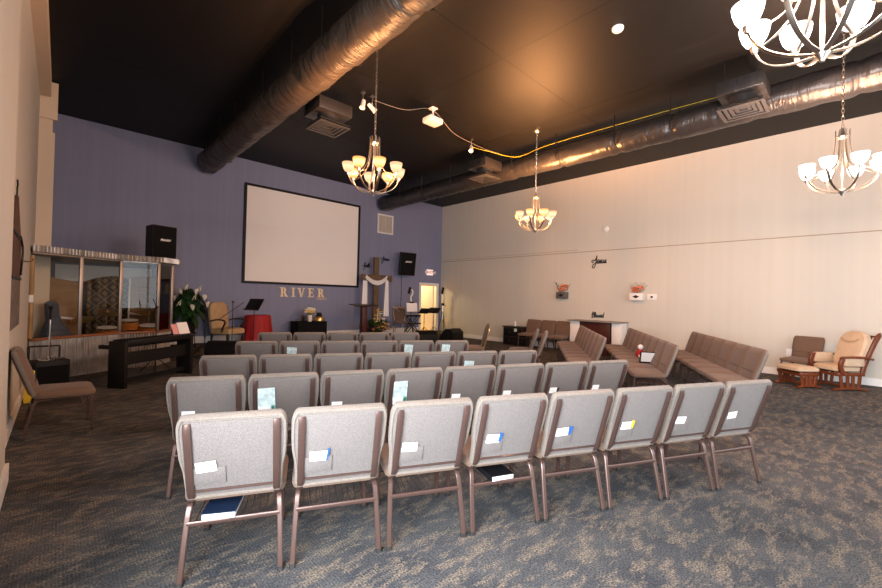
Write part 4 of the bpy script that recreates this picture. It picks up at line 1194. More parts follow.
# stacking chair at the back with a white cloth, another facing the stage
def make_banquet(label, loc, rz):
    t = thing('stacking_chair', label, 'chair', loc, rz, 'round-backed stacking chairs')
    mb = MB(); o_ = round_rect(0.44, 0.43, 0.07)
    mb.rings([[Vector((x, y, z)) for x, y in inset(o_, i_)] for i_, z in ((0.02, 0.41), (0.0, 0.42), (0.0, 0.455), (0.03, 0.48), (0.1, 0.487))]); mb.build('seat', MT['fab_front'], t)
    oo = mirror([(0.16, 0.0), (0.18, 0.1), (0.21, 0.26), (0.205, 0.36), (0.16, 0.43), (0.08, 0.455)])
    mb = MB(); mb.rings([[Vector((x, -0.21 - 0.25 * v + d_, 0.50 + v)) for x, v in inset(oo, i_)] for i_, d_ in ((0.03, -0.022), (0.0, -0.012), (0.0, 0.012), (0.03, 0.028))]); mb.build('backrest', MT['fab_front'], t)
    loop = [(-0.19, -0.17, 0.40), (-0.19, -0.21, 0.50), (-0.225, -0.275, 0.76), (-0.215, -0.30, 0.87), (-0.16, -0.32, 0.945), (0, -0.325, 0.975), (0.16, -0.32, 0.945), (0.215, -0.30, 0.87), (0.225, -0.275, 0.76), (0.19, -0.21, 0.50), (0.19, -0.17, 0.40)]
    mb = MB(); mb.tube(smooth_path(loop, 4), 0.012, 0.012, 8); mb.build('back_frame', MT['bronze'], t)
    for s in (-1, 1):
        for y, y2 in ((-0.19, -0.27), (0.19, 0.22)):
            mb = MB(); mb.tube([(0.2 * s, y, 0.415), (0.215 * s, y2, 0.0)], 0.012, 0.012, 8); mb.build('leg', MT['frame'], t)
    return t
make_banquet('round-backed brown stacking chair on the stage under a white cloth', (9.05, 11.62, ST), R(150))
mb = MB()
mb.sheet(lambda u, v: (8.83 + 0.30 * u, 11.86 - 0.11 * v + 0.03 * u + 0.012 * math.sin(9 * u), ST + 0.985 - 0.16 * u * u + 0.012 * math.sin(u * 7) - 0.02 * v), 10, 6, 0.008)
tag(mb.build('folded_cloth', MT['whitecloth']), 'white cloth lying over the top of the stage stacking chair', 'cloth')
make_banquet('round-backed brown stacking chair seen from the side facing the stage', (6.62, 5.86, 0), R(50))

# easel with a white sheet and phone arm; camera stand by the corner
t = thing('easel_stand', 'black tripod stand holding a white sheet and a white arm with a black device', 'stand', (9.10, 11.08, ST))
tripod_legs(t, MT['blackmetal'], 0.24, 0.6, rad=0.016)
mb = MB(); mb.tube([(0, 0, 0.5), (0, 0, 1.25)], 0.016, 0.016, 8); mb.build('pole', MT['blackmetal'], t)
mb = MB(); mb.box((0.0, -0.05, 1.0), (0.48, 0.012, 0.31), Matrix.Rotation(R(-8), 3, 'X')); mb.build('sheet', MT['card'], t)
mb = MB(); mb.tube(smooth_path([(0, 0, 1.2), (-0.02, 0, 1.36), (0.05, 0, 1.48), (0.06, 0, 1.58), (-0.02, 0, 1.64)], 5), 0.03, 0.03, 8); mb.build('arm', MT['white'], t)
mb = MB(); mb.box((-0.10, -0.01, 1.60), (0.10, 0.03, 0.24), Matrix.Rotation(R(18), 3, 'Y'), bev=0.008); mb.box((0, -0.02, 1.17), (0.2, 0.03, 0.06)); mb.build('device', MT['black'], t)
t = thing('tripod_stand', 'tall camera tripod with white fittings in the corner by the doorway', 'tripod', (11.30, 11.72, ST))
for k in range(3):
    a = 0.5 + 2 * PI * k / 3
    mb = MB(); mb.tube([(0.02 * math.cos(a), 0.02 * math.sin(a), 0.82), (0.19 * math.cos(a), 0.19 * math.sin(a), 0.0)], 0.014, 0.014, 8); mb.build('leg', MT['blackmetal'], t)
mb = MB(); mb.tube([(0, 0, 0.5), (0, 0, 1.1)], 0.018, 0.018, 8); mb.build('column', MT['nickel'], t)
mb = MB(); mb.box((-0.02, 0, 1.35), (0.07, 0.06, 0.40), bev=0.01); mb.build('bracket', MT['white'], t)
mb = MB(); mb.box((-0.06, -0.03, 1.66), (0.10, 0.04, 0.28), Matrix.Rotation(R(14), 3, 'Y'), bev=0.008); mb.tube([(0, 0, 1.08), (0.16, -0.02, 1.04)], 0.012, 0.012, 6); mb.box((0, 0, 1.10), (0.1, 0.1, 0.1), bev=0.01); mb.build('device', MT['black'], t)
# keyboard stand and small kit in front of the door
t = thing('keyboard_stand', 'black folding keyboard stand with a small mixer beside the doorway', 'stand', (9.70, 11.74, ST), R(-8))
for s in (-1, 1):
    mb = MB(); mb.tube([(-0.28 * s, 0.1, 0.01), (0.28 * s, 0.1, 0.62)], 0.016, 0.016, 6); mb.tube([(-0.28 * s, -0.1, 0.01), (0.28 * s, -0.1, 0.62)], 0.016, 0.016, 6); mb.build('cross_leg', MT['blackmetal'], t)
mb = MB(); mb.box((0, 0, 0.66), (0.62, 0.26, 0.07), bev=0.01); mb.build('mixer', MT['black'], t)
mb = MB(); mb.box((0.1, 0, 0.36), (0.5, 0.22, 0.05), bev=0.01); mb.build('shelf', MT['black'], t)
mb = MB()
for k in range(8): mb.lathe([(0.0, 0.695), (0.015, 0.695), (0.012, 0.72), (0.0, 0.72)], 8, (-0.24 + 0.07 * k, -0.04, 0))
mb.build('knob_row', MT['chrome'], t)
# orange chair inside the lit room
t = thing('plastic_chair', 'orange plastic chair inside the lit yellow back room', 'chair', (10.95, 13.6, ST), R(160))
mb = MB(); mb.sheet(lambda u, v: (-0.22 + 0.44 * u, -0.2 + 0.4 * min(1, v * 1.8) , 0.9 + 0.02 * math.cos(PI * u * 2) + max(0, v - 0.55) * 0.95), 8, 12, 0.015); mb.build('shell', MT['orangeplastic'], t)
for s in (-1, 1):
    for y in (-0.17, 0.17):
        mb = MB(); mb.tube([(0.18 * s, y, 0.9), (0.2 * s, y * 1.1, 0.0)], 0.012, 0.012, 6); mb.build('leg', MT['chrome'], t)

# ------------------------------------------------------------------ peace lily
t = thing('peace_lily', 'large potted peace lily with white blooms on a black stand by the booth', 'plant', (2.29, 11.40, ST))
for k in range(4):
    a = PI / 4 + PI / 2 * k
    mb = MB(); mb.tube([(0.16 * math.cos(a), 0.16 * math.sin(a), 0.34), (0.19 * math.cos(a), 0.19 * math.sin(a), 0.0)], 0.01, 0.01, 6); mb.build('stand_leg', MT['blackmetal'], t)
mb = MB(); mb.lathe([(0.0, 0.33), (0.19, 0.33), (0.19, 0.35), (0.0, 0.35)], 18); mb.build('stand_top', MT['blackmetal'], t)
mb = MB(); mb.lathe([(0.0, 0.35), (0.14, 0.35), (0.19, 0.60), (0.17, 0.60), (0.0, 0.56)], 20); mb.build('pot', MT['darkwood'], t)
rnd = random.Random(21); mb = MB()
for k in range(210):
    a = rnd.uniform(0, 2 * PI); r_ = 0.47 * math.sqrt(rnd.uniform(0.02, 1)); h_ = 1.50 - 0.75 * (r_ / 0.6) ** 2 * rnd.uniform(0.6, 1.4) - rnd.uniform(0, 0.30)
    p = Vector((0.03 * math.cos(a), 0.03 * math.sin(a), 0.58)); q = Vector((0.55 * r_ * math.cos(a), 0.5 * r_ * math.sin(a), h_)); e = Vector((r_ * 1.0 * math.cos(a), r_ * 0.85 * math.sin(a), h_ - rnd.uniform(0.02, 0.22)))
    mb.tube([p, p.lerp(q, 0.5) + Vector((0, 0, 0.04)), q], 0.005, 0.005, 4)
    leaf(mb, q, e + (e - q) * 0.15 + Vector((0, 0, -0.04)), rnd.uniform(0.10, 0.16), 0.05)
mb.build('foliage', MT['leaf'], t)
for (x, y, z) in ((-0.30, -0.30, 1.36), (-0.12, -0.22, 1.46), (0.12, -0.30, 1.36), (0.34, -0.30, 1.22), (-0.02, -0.46, 0.98), (0.44, -0.28, 1.05), (-0.34, -0.42, 1.08), (0.22, -0.24, 1.44), (0.05, -0.40, 1.22), (-0.44, -0.25, 1.20)):
    mb = MB(); d_ = rnd.uniform(-0.06, 0.06)
    x *= 0.8; leaf(mb, (x - d_, y + 0.02, z - 0.07), (x + d_, y - 0.03, z + 0.08), 0.10, 0.02)
    mb.tube([(x, y - 0.03, z - 0.05), (x + d_ * .3, y - 0.04, z + 0.03)], 0.010, 0.008, 6)
    mb.build('bloom', MT['petalwhite'], t)

# ------------------------------------------------------------------ drum booth
BP = [(-0.34, 9.02), (0.25, 9.45), (0.83, 9.80), (1.43, 9.82), (1.74, 10.28), (1.74, 12.08)]
BP = [Vector((x, y, 0)) for x, y in BP]
t = thing('drum_booth', 'glass-walled drum booth on a corrugated metal base with a wood rail', 'drum booth', (0.7, 9.8, 0))
O = Vector((0.7, 9.8, 0))
UZ = Vector((0, 0, 1))
RZ = 0.68; TZ = 2.09
for i in range(len(BP) - 1):
    a, b_ = BP[i] - O, BP[i + 1] - O; d = (b_ - a); L_ = d.length; d.normalize(); nrm = Vector((d.y, -d.x, 0))
    n_ = max(4, int(L_ / 0.008))
    mb = MB()
    mb.sheet(lambda u, v: a + d * (L_ * u) + nrm * (0.009 * math.sin(2 * PI * u * L_ / 0.045)) + UZ * (0.005 + (RZ - 0.01) * v), n_, 1, 0.02)
    mb.build('corrugated_panel', MT['corr'], t, angle=60)
    mb = MB(); mb.tube([a + UZ * (RZ + 0.015), b_ + UZ * (RZ + 0.015)], 0.045, 0.022, 8, side=nrm, sq=True); mb.build('wood_rail', MT['oakrail'], t)
    mb = MB(); mb.box(a.lerp(b_, 0.5) + UZ * ((RZ + TZ) / 2 + 0.02), (L_ - 0.03, 0.008, TZ - RZ - 0.03), Matrix.Rotation(math.atan2(d.y, d.x), 3, 'Z')); mb.build('glass_pane', MT['glass'], t)
    mb = MB(); mb.box(a.lerp(b_, 0.5) + UZ * (TZ - 0.005), (L_, 0.035, 0.03), Matrix.Rotation(math.atan2(d.y, d.x), 3, 'Z')); mb.build('top_channel', MT['alu'], t)
for i, p in enumerate(BP[1:5]):
    mb = MB(); mb.box(p - O + UZ * ((RZ + TZ) / 2 + 0.02), (0.05, 0.05, TZ - RZ - 0.03), Matrix.Rotation(R(20), 3, 'Z'), bev=0.006); mb.build('mullion', MT['alu'], t)
mb = MB(); pts = [(-0.345, 8.93), (0.27, 9.36), (0.86, 9.70), (1.48, 9.70), (1.80, 9.98), (1.80, 12.08), (-0.345, 12.08)]
mb.prism(pts, (-O.x, -O.y, TZ + 0.012), (1, 0, 0), (0, 1, 0), (0, 0, 1), 0.075); mb.build('roof_deck', MT['black'], t)
mb = MB()
for i in range(5):
    a, b_ = Vector((*pts[i], 0)) - O, Vector((*pts[i + 1], 0)) - O; d = b_ - a; L_ = d.length; d.normalize(); nrm = Vector((d.y, -d.x, 0))
    mb.sheet(lambda u, v: a + d * (L_ * u) + nrm * (0.016 + 0.015 * math.sin(2 * PI * u * L_ / 0.055)) + UZ * (TZ + 0.008 + 0.10 * v), max(4, int(L_ / 0.008)), 1, 0.02)
mb.build('corrugated_fascia', MT['corr'], t, angle=60)
mb = MB()
for z0, z1 in ((RZ + 0.05, 1.28), (1.42, 2.02)):
    mb.tube(smooth_path([(-0.335 - O.x, 8.96 - O.y, z0), (-0.335 - O.x, 8.96 - O.y, z0 + 0.04), (-0.335 - O.x, 8.96 - O.y, z1 - 0.04), (-0.335 - O.x, 8.96 - O.y, z1)], 2), 0.035, 0.035, 10, radii=[.6, .8, 1, 1, 1, .8, .6][:7])
mb.build('wooden_post', MT['goldwood'], t)
mb = MB(); mb.box((-0.335 - O.x, 8.96 - O.y, 1.35), (0.05, 0.05, 0.12), bev=0.008); mb.build('post_collar', MT['white'], t)
# inside the booth
mb = MB(); mb.sheet(lambda u, v: (0.42 + 0.92 * u, 11.80 + 0.035 * math.sin(u * 22), 0.10 + 1.62 * v + (0.12 * math.sin(PI * u)) * v), 40, 8, 0.006)
tag(mb.build('patterned_curtain', MT['damask']), 'black and gold diamond-patterned curtain hanging inside the drum booth', 'curtain')
mb = MB(); mb.box((0.75, 11.98, 1.88), (1.7, 0.04, 0.36)); tag(mb.build('reflection_panel', MT['screen']), 'pale panel standing in for the reflection high in the booth glass', 'panel')  # added pale slab imitating the bright reflection across the panes
def panel(label, c, sz, rz, slope):
    t = thing('acoustic_panel', label, 'panel', (c[0], c[1], 0.02), rz, 'tan acoustic panels in the booth')
    mb = MB(); w_, h_ = sz; mb.prism([(-w_ / 2, 0), (w_ / 2, 0), (w_ / 2, h_ - slope), (-w_ / 2, h_)], (0, 0, 0), (1, 0, 0), (0, 0, 1), (0, 1, 0), 0.05); mb.build('board', MT['tanwood'], t)
    mb = MB(); mb.box((-w_ / 2 - 0.015, 0.02, h_ / 2), (0.03, 0.07, h_)); mb.box((0, -0.01, h_ * .52), (w_, 0.02, 0.04), Matrix.Rotation(R(9), 3, 'Y')); mb.build('edge_trim', MT['screen'], t)
panel('tan acoustic panel leaning at the left inside the drum booth', (0.06, 11.30), (0.52, 1.74), R(22), 0.10)
panel('tan acoustic panel at the right inside the drum booth', (1.42, 11.60), (0.52, 1.80), R(-8), -0.06)
t = thing('padded_bag', 'blue-grey padded bag leaning inside the booth behind the left pane', 'bag', (-0.02, 10.1, 0.0), R(35))
mb = MB(); mb.rings([[Vector((x * s_, y * s_, 0)) + Vector((dx, 0, z)) for x, y in round_rect(0.5, 0.3, 0.1)] for s_, z, dx in ((0.9, 0.0, 0.1), (1.0, 0.1, 0.08), (1.0, 0.62, 0.0), (0.7, 0.78, -0.05), (0.42, 0.95, -0.08), (0.36, 1.25, -0.12), (0.2, 1.29, -0.12))]); mb.build('bag_body', MT['bluegrey'], t)
# drum kit
def drum(name, label, c, r_, h_, axis, shell, head=True):
    t = thing(name, label, 'drum', c, 0, 'drum kit')
    ax = Vector(axis)
    mb = MB(); mb.lathe([(0.0, 0.0), (r_, 0.0), (r_, h_), (0.0, h_)], 24, axis=ax); mb.build('shell', shell, t)
    mb = MB()
    for z in (0.0, h_ - 0.02): mb.lathe([(r_, z), (r_ + .012, z), (r_ + .012, z + .025), (r_, z + .025)], 24, axis=ax, close=True)
    mb.build('hoop', MT['chrome'], t)
    mb = MB(); mb.lathe([(0.0, h_), (r_ * .97, h_), (r_ * .97, h_ + .006), (0.0, h_ + .006)], 24, axis=ax); mb.build('drum_head', MT['whitecloth'], t)
    return t
drum('bass_drum', 'big bass drum in the glass booth', (1.02, 11.42, 0.30), 0.27, 0.40, (0.1, -1, 0), MT['amber'])
def dlegs(t_, z):
    for k in range(3):
        a = 2 * PI * k / 3; mb = MB(); mb.tube([(0.14 * math.cos(a), 0.14 * math.sin(a), 0.0), (0.2 * math.cos(a), 0.2 * math.sin(a), -z)], 0.009, 0.009, 6); mb.build('leg', MT['chrome'], t_)
for nm, lb, c, r_, h_ in (('floor_tom', 'amber floor tom at the right inside the glass booth', (1.42, 10.62, 0.42), 0.20, 0.36), ('snare_drum', 'shallow snare drum in the middle of the glass booth', (0.70, 10.48, 0.62), 0.17, 0.14), ('rack_tom', 'amber rack tom above the bass drum in the booth', (1.06, 10.55, 0.70), 0.15, 0.20)):
    q = drum(nm, lb, c, r_, h_, (0, -0.15, 1), MT['amber']); dlegs(q, c[2])
def cymbal(label, x, y, z, r_, tl):
    t = thing('cymbal', label, 'cymbal', (x, y, 0), 0, 'cymbals in the booth')
    mb = MB(); mb.lathe([(0.0, 0.02), (0.03, 0.02), (0.04, 0.006), (r_, -0.012), (r_, -0.015), (0.04, 0.003), (0.0, 0.015)], 28, (0, 0, z), axis=(0.2 * tl, -0.35, 1)); mb.build('plate', MT['bronze'], t)
    mb = MB(); mb.tube([(0, 0, 0.2), (0, 0, z + 0.04)], 0.010, 0.010, 6); mb.build('pole', MT['chrome'], t); tripod_legs(t, MT['chrome'], 0.22, 0.24)
cymbal('bronze cymbal low at the left of the drum kit', 0.32, 10.75, 0.92, 0.18, -1)
cymbal('bronze cymbal in the middle of the drum kit', 0.72, 11.02, 1.06, 0.20, 1)
cymbal('bronze cymbal at the right of the drum kit', 1.46, 11.12, 1.02, 0.22, 1)

# ------------------------------------------------------------------ keyboard, amp, left-wall things
ax = Vector((0.797, 0.604, 0)); rz = math.atan2(ax.y, ax.x)
t = thing('digital_piano', 'black digital piano seen from behind in front of the booth', 'piano', (1.26, 8.20, 0), rz)
Lp = 1.36
for s in (-1, 1):
    mb = MB(); mb.box((s * (Lp / 2 - 0.03), 0.12, 0.36), (0.06, 0.30, 0.72), bev=0.006); mb.build('side_panel', MT['black'], t)
mb = MB(); mb.box((0, 0.12, 0.695), (Lp - 0.12, 0.28, 0.09), bev=0.006); mb.build('body', MT['black'], t)
mb = MB(); mb.box((0, 0.36, 0.62), (Lp - 0.04, 0.24, 0.06), bev=0.006); mb.build('keybed', MT['black'], t)
mb = MB(); mb.box((0, 0.37, 0.656), (Lp - 0.16, 0.15, 0.012)); mb.build('key_row', MT['card'], t)
mb = MB(); mb.box((0, 0.08, 0.44), (Lp - 0.12, 0.02, 0.20)); mb.build('back_panel', MT['black'], t)
mb = MB(); mb.box((0, 0.10, 0.10), (Lp - 0.12, 0.04, 0.07)); mb.build('pedal_rail', MT['black'], t)
t = thing('sheet_music', 'white and pink sheet music lying open on the far end of the piano', 'paper', (1.70, 8.66, 0.742), rz)
mb = MB(); mb.box((0.0, 0.05, 0.10), (0.24, 0.006, 0.22), Matrix.Rotation(R(-22), 3, 'X')); mb.build('page', MT['card'], t)
mb = MB(); mb.box((-0.19, 0.05, 0.09), (0.12, 0.006, 0.19), Matrix.Rotation(R(-22), 3, 'X')); mb.build('pink_page', mat('pink_paper', (0.75, 0.35, 0.34), 0.6), t)
t = thing('guitar_amplifier', 'black box amplifier on the carpet by the left wall', 'amplifier', (-0.09, 8.38, 0), R(15))
mb = MB(); mb.box((0, 0, 0.225), (0.38, 0.30, 0.45), bev=0.012); mb.build('cabinet', MT['black'], t)
mb = MB(); mb.box((0.0, -0.155, 0.20), (0.34, 0.012, 0.34)); mb.build('grille', MT['blackcloth'], t)
mb = MB(); mb.tube([(-0.08, 0, 0.45), (-0.07, 0, 0.475), (0.07, 0, 0.475), (0.08, 0, 0.45)], 0.008, 0.008, 6); mb.build('handle', MT['rubber'], t)
t = thing('pipe_rack', 'black pipe rack standing behind the amplifier at the left wall', 'rack', (-0.16, 8.72, 0))
for s in (-1, 1):
    mb = MB(); mb.tube([(0.17 * s, 0, 0.0), (0.17 * s, 0, 0.62)], 0.013, 0.013, 8); mb.build('leg', MT['blackmetal'], t)
mb = MB(); mb.tube([(-0.17, 0, 0.62), (0.17, 0, 0.62)], 0.013, 0.013, 8); mb.tube([(-0.17, 0, 0.3), (0.17, 0, 0.3)], 0.011, 0.011, 8); mb.build('crossbar', MT['blackmetal'], t)
mb = MB(); mb.box((0, 0, 0.21), (0.10, 0.05, 0.42), bev=0.01); o = mb.build('yellow_board', MT['yellow'], loc=(-0.27, 7.55, 0)); tag(o, 'upright yellow board between the brown chair and the amplifier', 'board')
# rusty wall hanging
t = thing('wall_hanging', 'tall rusty metal and wood panel hanging on the left wall', 'wall art', (XL + 0.001, 5.98, 1.10), 0)
sil = [(-0.65, 0.0), (0.62, 0.0), (0.55, 0.75), (0.50, 1.0), (0.30, 1.12), (0.12, 1.18), (0.05, 1.30), (-0.10, 1.34), (-0.15, 1.36), (-0.22, 1.22), (-0.42, 1.16), (-0.55, 1.0), (-0.62, 0.75)]
def band(z0, z1):
    """clip silhouette between heights"""
    def xs(z):
        lo = -0.65 + 0.03 * z; hi = 0.62 - 0.09 * z
        if z > 0.95:
            k_ = (z - 0.95) / 0.41; lo = lo + (-0.12 - lo) * k_ ** 0.8; hi = hi + (-0.02 - hi) * k_ ** 0.8
        return lo, hi
    n_ = 8; L_ = []; R_ = []
    for i in range(n_ + 1):
        z = z0 + (z1 - z0) * i / n_; lo, hi = xs(z); L_.append((lo, z)); R_.append((hi, z))
    return R_ + L_[::-1]
for k, (z0, z1, mt_) in enumerate(((0.0, 0.50, 'rustgrey'), (0.52, 0.93, 'rust'), (0.95, 1.34, 'rust'))):
    mb = MB(); mb.prism(band(z0, z1), (0, 0, 0), (0, 1, 0), (0, 0, 1), (1, 0, 0), 0.025); mb.build('panel', MT[mt_], t)
mb = MB()
for z in (0.51, 0.94): mb.box((0.018, -0.02, z), (0.036, 1.14, 0.03))
mb.build('crossbar', MT['blackmetal'], t)
mb = MB(); mb.tube(smooth_path([(0.015, -0.09, 1.32), (0.015, -0.09, 1.42), (0.015, -0.05, 1.46), (0.015, -0.1, 1.50)], 4), 0.008, 0.008, 6); mb.build('finial', MT['blackmetal'], t)
mb = MB(); mb.tube(smooth_path([(0.03, 0.30, 0.97), (0.045, 0.38, 0.85), (0.045, 0.36, 0.72), (0.035, 0.40, 0.55)], 5), 0.01, 0.01, 6); mb.build('scroll', MT['blackmetal'], t)
mb = MB(); mb.box((0.004, 0, 0), (0.008, 0.05, 0.05)); mb.tube(smooth_path([(0.0, 0, 0), (0.06, 0, -0.005), (0.09, 0, 0.01), (0.10, 0, 0.04)], 3), 0.008, 0.008, 6); o = mb.build('wall_hook', MT['roughwood'], loc=(XL, 7.22, 1.85)); tag(o, 'small dark wall hook right of the rusty hanging', 'hook')

# ------------------------------------------------------------------ right-wall furniture
t = thing('side_cabinet', 'small black cabinet by the right wall with a candle on top', 'cabinet', (11.22, 8.02, 0))
mb = MB(); mb.box((0.02, 0, 0.30), (0.46, 0.78, 0.60), bev=0.006); mb.build('body', MT['darkwood'], t)
mb = MB(); mb.box((0.01, 0, 0.615), (0.52, 0.84, 0.03), bev=0.006); mb.build('top', MT['darkwood'], t)
for k, z in enumerate((0.15, 0.43)):
    mb = MB(); mb.box((-0.218, 0, z), (0.02, 0.70, 0.25), bev=0.004); d_ = mb.build('drawer', MT['black'], t)
    mb = MB(); mb.ball((-0.24, 0.1, z), 0.018, 8); mb.build('knob', MT['chrome'], d_)
mb = MB(); mb.lathe([(0.0, 0.0), (0.03, 0.0), (0.03, 0.16), (0.0, 0.165)], 14); o = mb.build('candle', MT['card'], loc=(11.20, 8.05, 0.631)); tag(o, 'white pillar candle on the black side cabinet', 'candle')
mb = MB(); mb.box((0, 0, 0.055), (0.006, 0.11, 0.10)); o = mb.build('small_card', MT['leaflet'], loc=(10.978, 7.88, 0.46)); tag(o, 'small pale card fixed to the front of the black side cabinet', 'card')

t = thing('reception_desk', 'white desk with a mahogany front and grey top against the right wall', 'desk', (11.22, 5.22, 0))
mb = MB(); mb.box((0.0, 0, 0.955), (0.56, 1.58, 0.03), bev=0.006); mb.build('top', MT['ash'], t)
for s in (-1, 1):
    mb = MB(); mb.box((0.06, s * 0.60, 0.47), (0.42, 0.30, 0.94), bev=0.004); mb.build('pedestal', MT['white'], t)
mb = MB(); mb.box((-0.08, 0, 0.47), (0.14, 0.90, 0.94), bev=0.004); mb.build('front_panel', MT['mahogany'], t)
mb = MB(); mb.box((-0.075, -0.474, 0.47), (0.15, 0.045, 0.94)); mb.build('side_panel', MT['ash'], t)

def planter(label, y, z, mt_, seed):
    t = thing('wall_planter', label, 'planter', (XR, y, z), 0, 'wall planters with coral flowers')
    mb = MB(); mb.box((-0.09, 0, 0.10), (0.18, 0.34, 0.20), bev=0.012); mb.build('box', mt_, t)
    mb = MB(); mb.prism([(-0.09, 0.0), (0.0, -0.045), (0.09, 0.0), (0.0, 0.045)], (-0.184, 0.0, 0.10), (0, 1, 0), (0, 0, 1), (1, 0, 0), 0.006); mb.build('diamond_cutout', MT['black'], t)
    rnd = random.Random(seed)
    mb = MB()
    for k in range(13): blob_flower(mb, (-0.09 + rnd.uniform(-.05, .05), rnd.uniform(-0.15, 0.12), 0.25 + rnd.uniform(-0.02, 0.15)), 0.06, 5, rnd.choice((0, 0, 1)), rnd)
    mb.build('blooms', [MT['petalpink'], MT['petalorange']], t)
    mb = MB()
    for k in range(9):
        y1 = rnd.uniform(-0.28, 0.22); z1 = rnd.uniform(0.30, 0.52)
        mb.tube([(-0.09, y1 * .3, 0.19), (-0.1, y1 * .8, z1 * .7), (-0.1, y1, z1)], 0.004, 0.004, 4)
        leaf(mb, (-0.1, y1, z1), (-0.11, y1 + rnd.uniform(-.08, .08), z1 + 0.06), 0.03, 0.0)
    mb.build('sprigs', MT['leaf2'], t)
planter('dark grey wall planter box with coral flowers left of centre on the cream wall', 6.45, 1.60, MT['greybox'], 5)
planter('white wall planter box with coral flowers beside the white switch plate', 4.20, 1.58, MT['white'], 6)
t = thing('wall_switch', 'white wall plate with a black round knob beside the white planter', 'switch', (XR, 3.84, 1.68))
mb = MB(); mb.box((-0.015, 0, 0), (0.03, 0.24, 0.16), bev=0.008); mb.build('plate', MT['white'], t)
mb = MB(); mb.lathe([(0.0, 0.0), (0.028, 0.0), (0.026, 0.03), (0.0, 0.03)], 14, (-0.03, 0, 0), axis=(-1, 0, 0)); mb.build('knob', MT['black'], t)
mb = MB(); mb.box((-0.006, 0, 0), (0.012, 0.12, 0.17), bev=0.004); o = mb.build('power_outlet', MT['white'], loc=(XR, 1.03, 0.50)); tag(o, 'white power outlet on the cream wall behind the brown chair', 'outlet')

# glider rocker and ottoman
def glider_base(t, w_, d_, h_):
    for s in (-1, 1):
        mb = MB()
        mb.tube(smooth_path([(s * w_ / 2, -d_ / 2, 0.02), (s * w_ / 2, -d_ * .2, 0.045), (s * w_ / 2, d_ * .2, 0.045), (s * w_ / 2, d_ / 2, 0.02)], 4), 0.03, 0.02, 8, side=(1, 0, 0), sq=True)
        mb.box((s * w_ / 2, 0, h_ - 0.03), (0.05, d_ * .82, 0.06), bev=0.01)
        mb.build('side_rail', MT['cherry'], t)
        for y, ly in ((-d_ * .25, -0.03), (-d_ * .08, 0.0), (d_ * .08, 0.0), (d_ * .25, 0.03)):
            mb = MB(); mb.tube([(s * w_ / 2, y, 0.05), (s * w_ / 2, y + ly, h_ - 0.04)], 0.034, 0.014, 8, side=(0, 1, 0), sq=True); mb.build('slat', MT['cherry'], t)
    mb = MB(); mb.box((0, 0, 0.06), (w_, 0.06, 0.04), bev=0.008); mb.box((0, d_ * .3, h_ - 0.05), (w_, 0.04, 0.05), bev=0.008); mb.box((0, -d_ * .3, h_ - 0.05), (w_, 0.04, 0.05), bev=0.008); mb.build('stretcher', MT['cherry'], t)
def cushion(out, levels): 
    mb = MB(); mb.rings([[Vector((x, y, z)) for x, y in inset(out, i_)] for i_, z in levels]); return mb
t = thing('glider_rocker', 'cherry wood glider rocking chair with beige cushions by the right wall', 'rocking chair', (10.57, 0.28, 0), R(48))
t.scale = (0.88, 0.88, 0.97)
glider_base(t, 0.56, 0.72, 0.34)
cushion(round_rect(0.54, 0.56, 0.08), ((0.03, 0.35), (0.0, 0.37), (0.0, 0.43), (0.04, 0.46), (0.12, 0.468))).build('seat_cushion', MT['beige'], t)
oo = mirror([(0.23, 0.0), (0.265, 0.08), (0.28, 0.35), (0.27, 0.52), (0.20, 0.63), (0.10, 0.665)])
mb = MB(); mb.rings([[Vector((x, -0.22 - 0.40 * v + d_, 0.42 + v + 0.4 * d_)) for x, v in inset(oo, i_)] for i_, d_ in ((0.03, -0.05), (0.0, -0.03), (0.0, 0.05), (0.03, 0.085), (0.10, 0.10))]); mb.build('back_cushion', MT['beige'], t)
mb = MB(); mb.tube(smooth_path([(-0.17, -0.22 - 0.4 * .50 + .125, 0.42 + .50 + .05), (-0.08, -0.22 - .4 * .45 + .135, .92), (0.08, -0.22 - .4 * .45 + .135, .92), (0.17, -0.22 - .4 * .50 + .125, .97)], 4), 0.012, 0.006, 6); mb.build('tuft_seam', MT['goldbeige'], t)
mb = MB()
for s in (-1, 1): mb.tube(smooth_path([(0.29 * s, -0.24, 0.33), (0.29 * s, -0.30, 0.5), (0.29 * s, -0.47, 0.85), (0.27 * s, -0.60, 1.02), (0.25 * s, -0.66, 1.05)], 4), 0.026, 0.045, 8, side=(1, 0, 0), sq=True)
mb.tube([(-0.27, -0.60, 1.02), (0.27, -0.60, 1.02)], 0.03, 0.02, 8)
for x in (-0.15, 0, 0.15): mb.tube([(x, -0.27, 0.38), (x, -0.59, 1.0)], 0.018, 0.01, 6)
mb.build('back_frame', MT['cherry'], t)
for s in (-1, 1):
    mb = MB()
    mb.tube(smooth_path([(0.31 * s, -0.42, 0.60), (0.33 * s, -0.2, 0.63), (0.33 * s, 0.15, 0.63), (0.32 * s, 0.24, 0.60)], 4), 0.045, 0.022, 8, side=(1, 0, 0), sq=True)
    mb.tube(smooth_path([(0.32 * s, 0.20, 0.61), (0.32 * s, 0.25, 0.5), (0.31 * s, 0.22, 0.38), (0.30 * s, 0.16, 0.33)], 4), 0.026, 0.045, 8, side=(1, 0, 0), sq=True)
    mb.build('arm', MT['cherry'], t)
    mb = MB(); mb.box((0.315 * s, -0.03, 0.56), (0.07, 0.42, 0.20), bev=0.03); mb.build('arm_pad', MT['beige'], t)
t = thing('glider_ottoman', 'matching cherry wood ottoman with a beige cushion before the glider', 'ottoman', (10.22, 0.80, 0), R(50))
glider_base(t, 0.44, 0.46, 0.29)
cushion(round_rect(0.50, 0.44, 0.07), ((0.03, 0.30), (0.0, 0.315), (0.0, 0.36), (0.04, 0.39), (0.12, 0.40))).build('seat_cushion', MT['beige'], t)

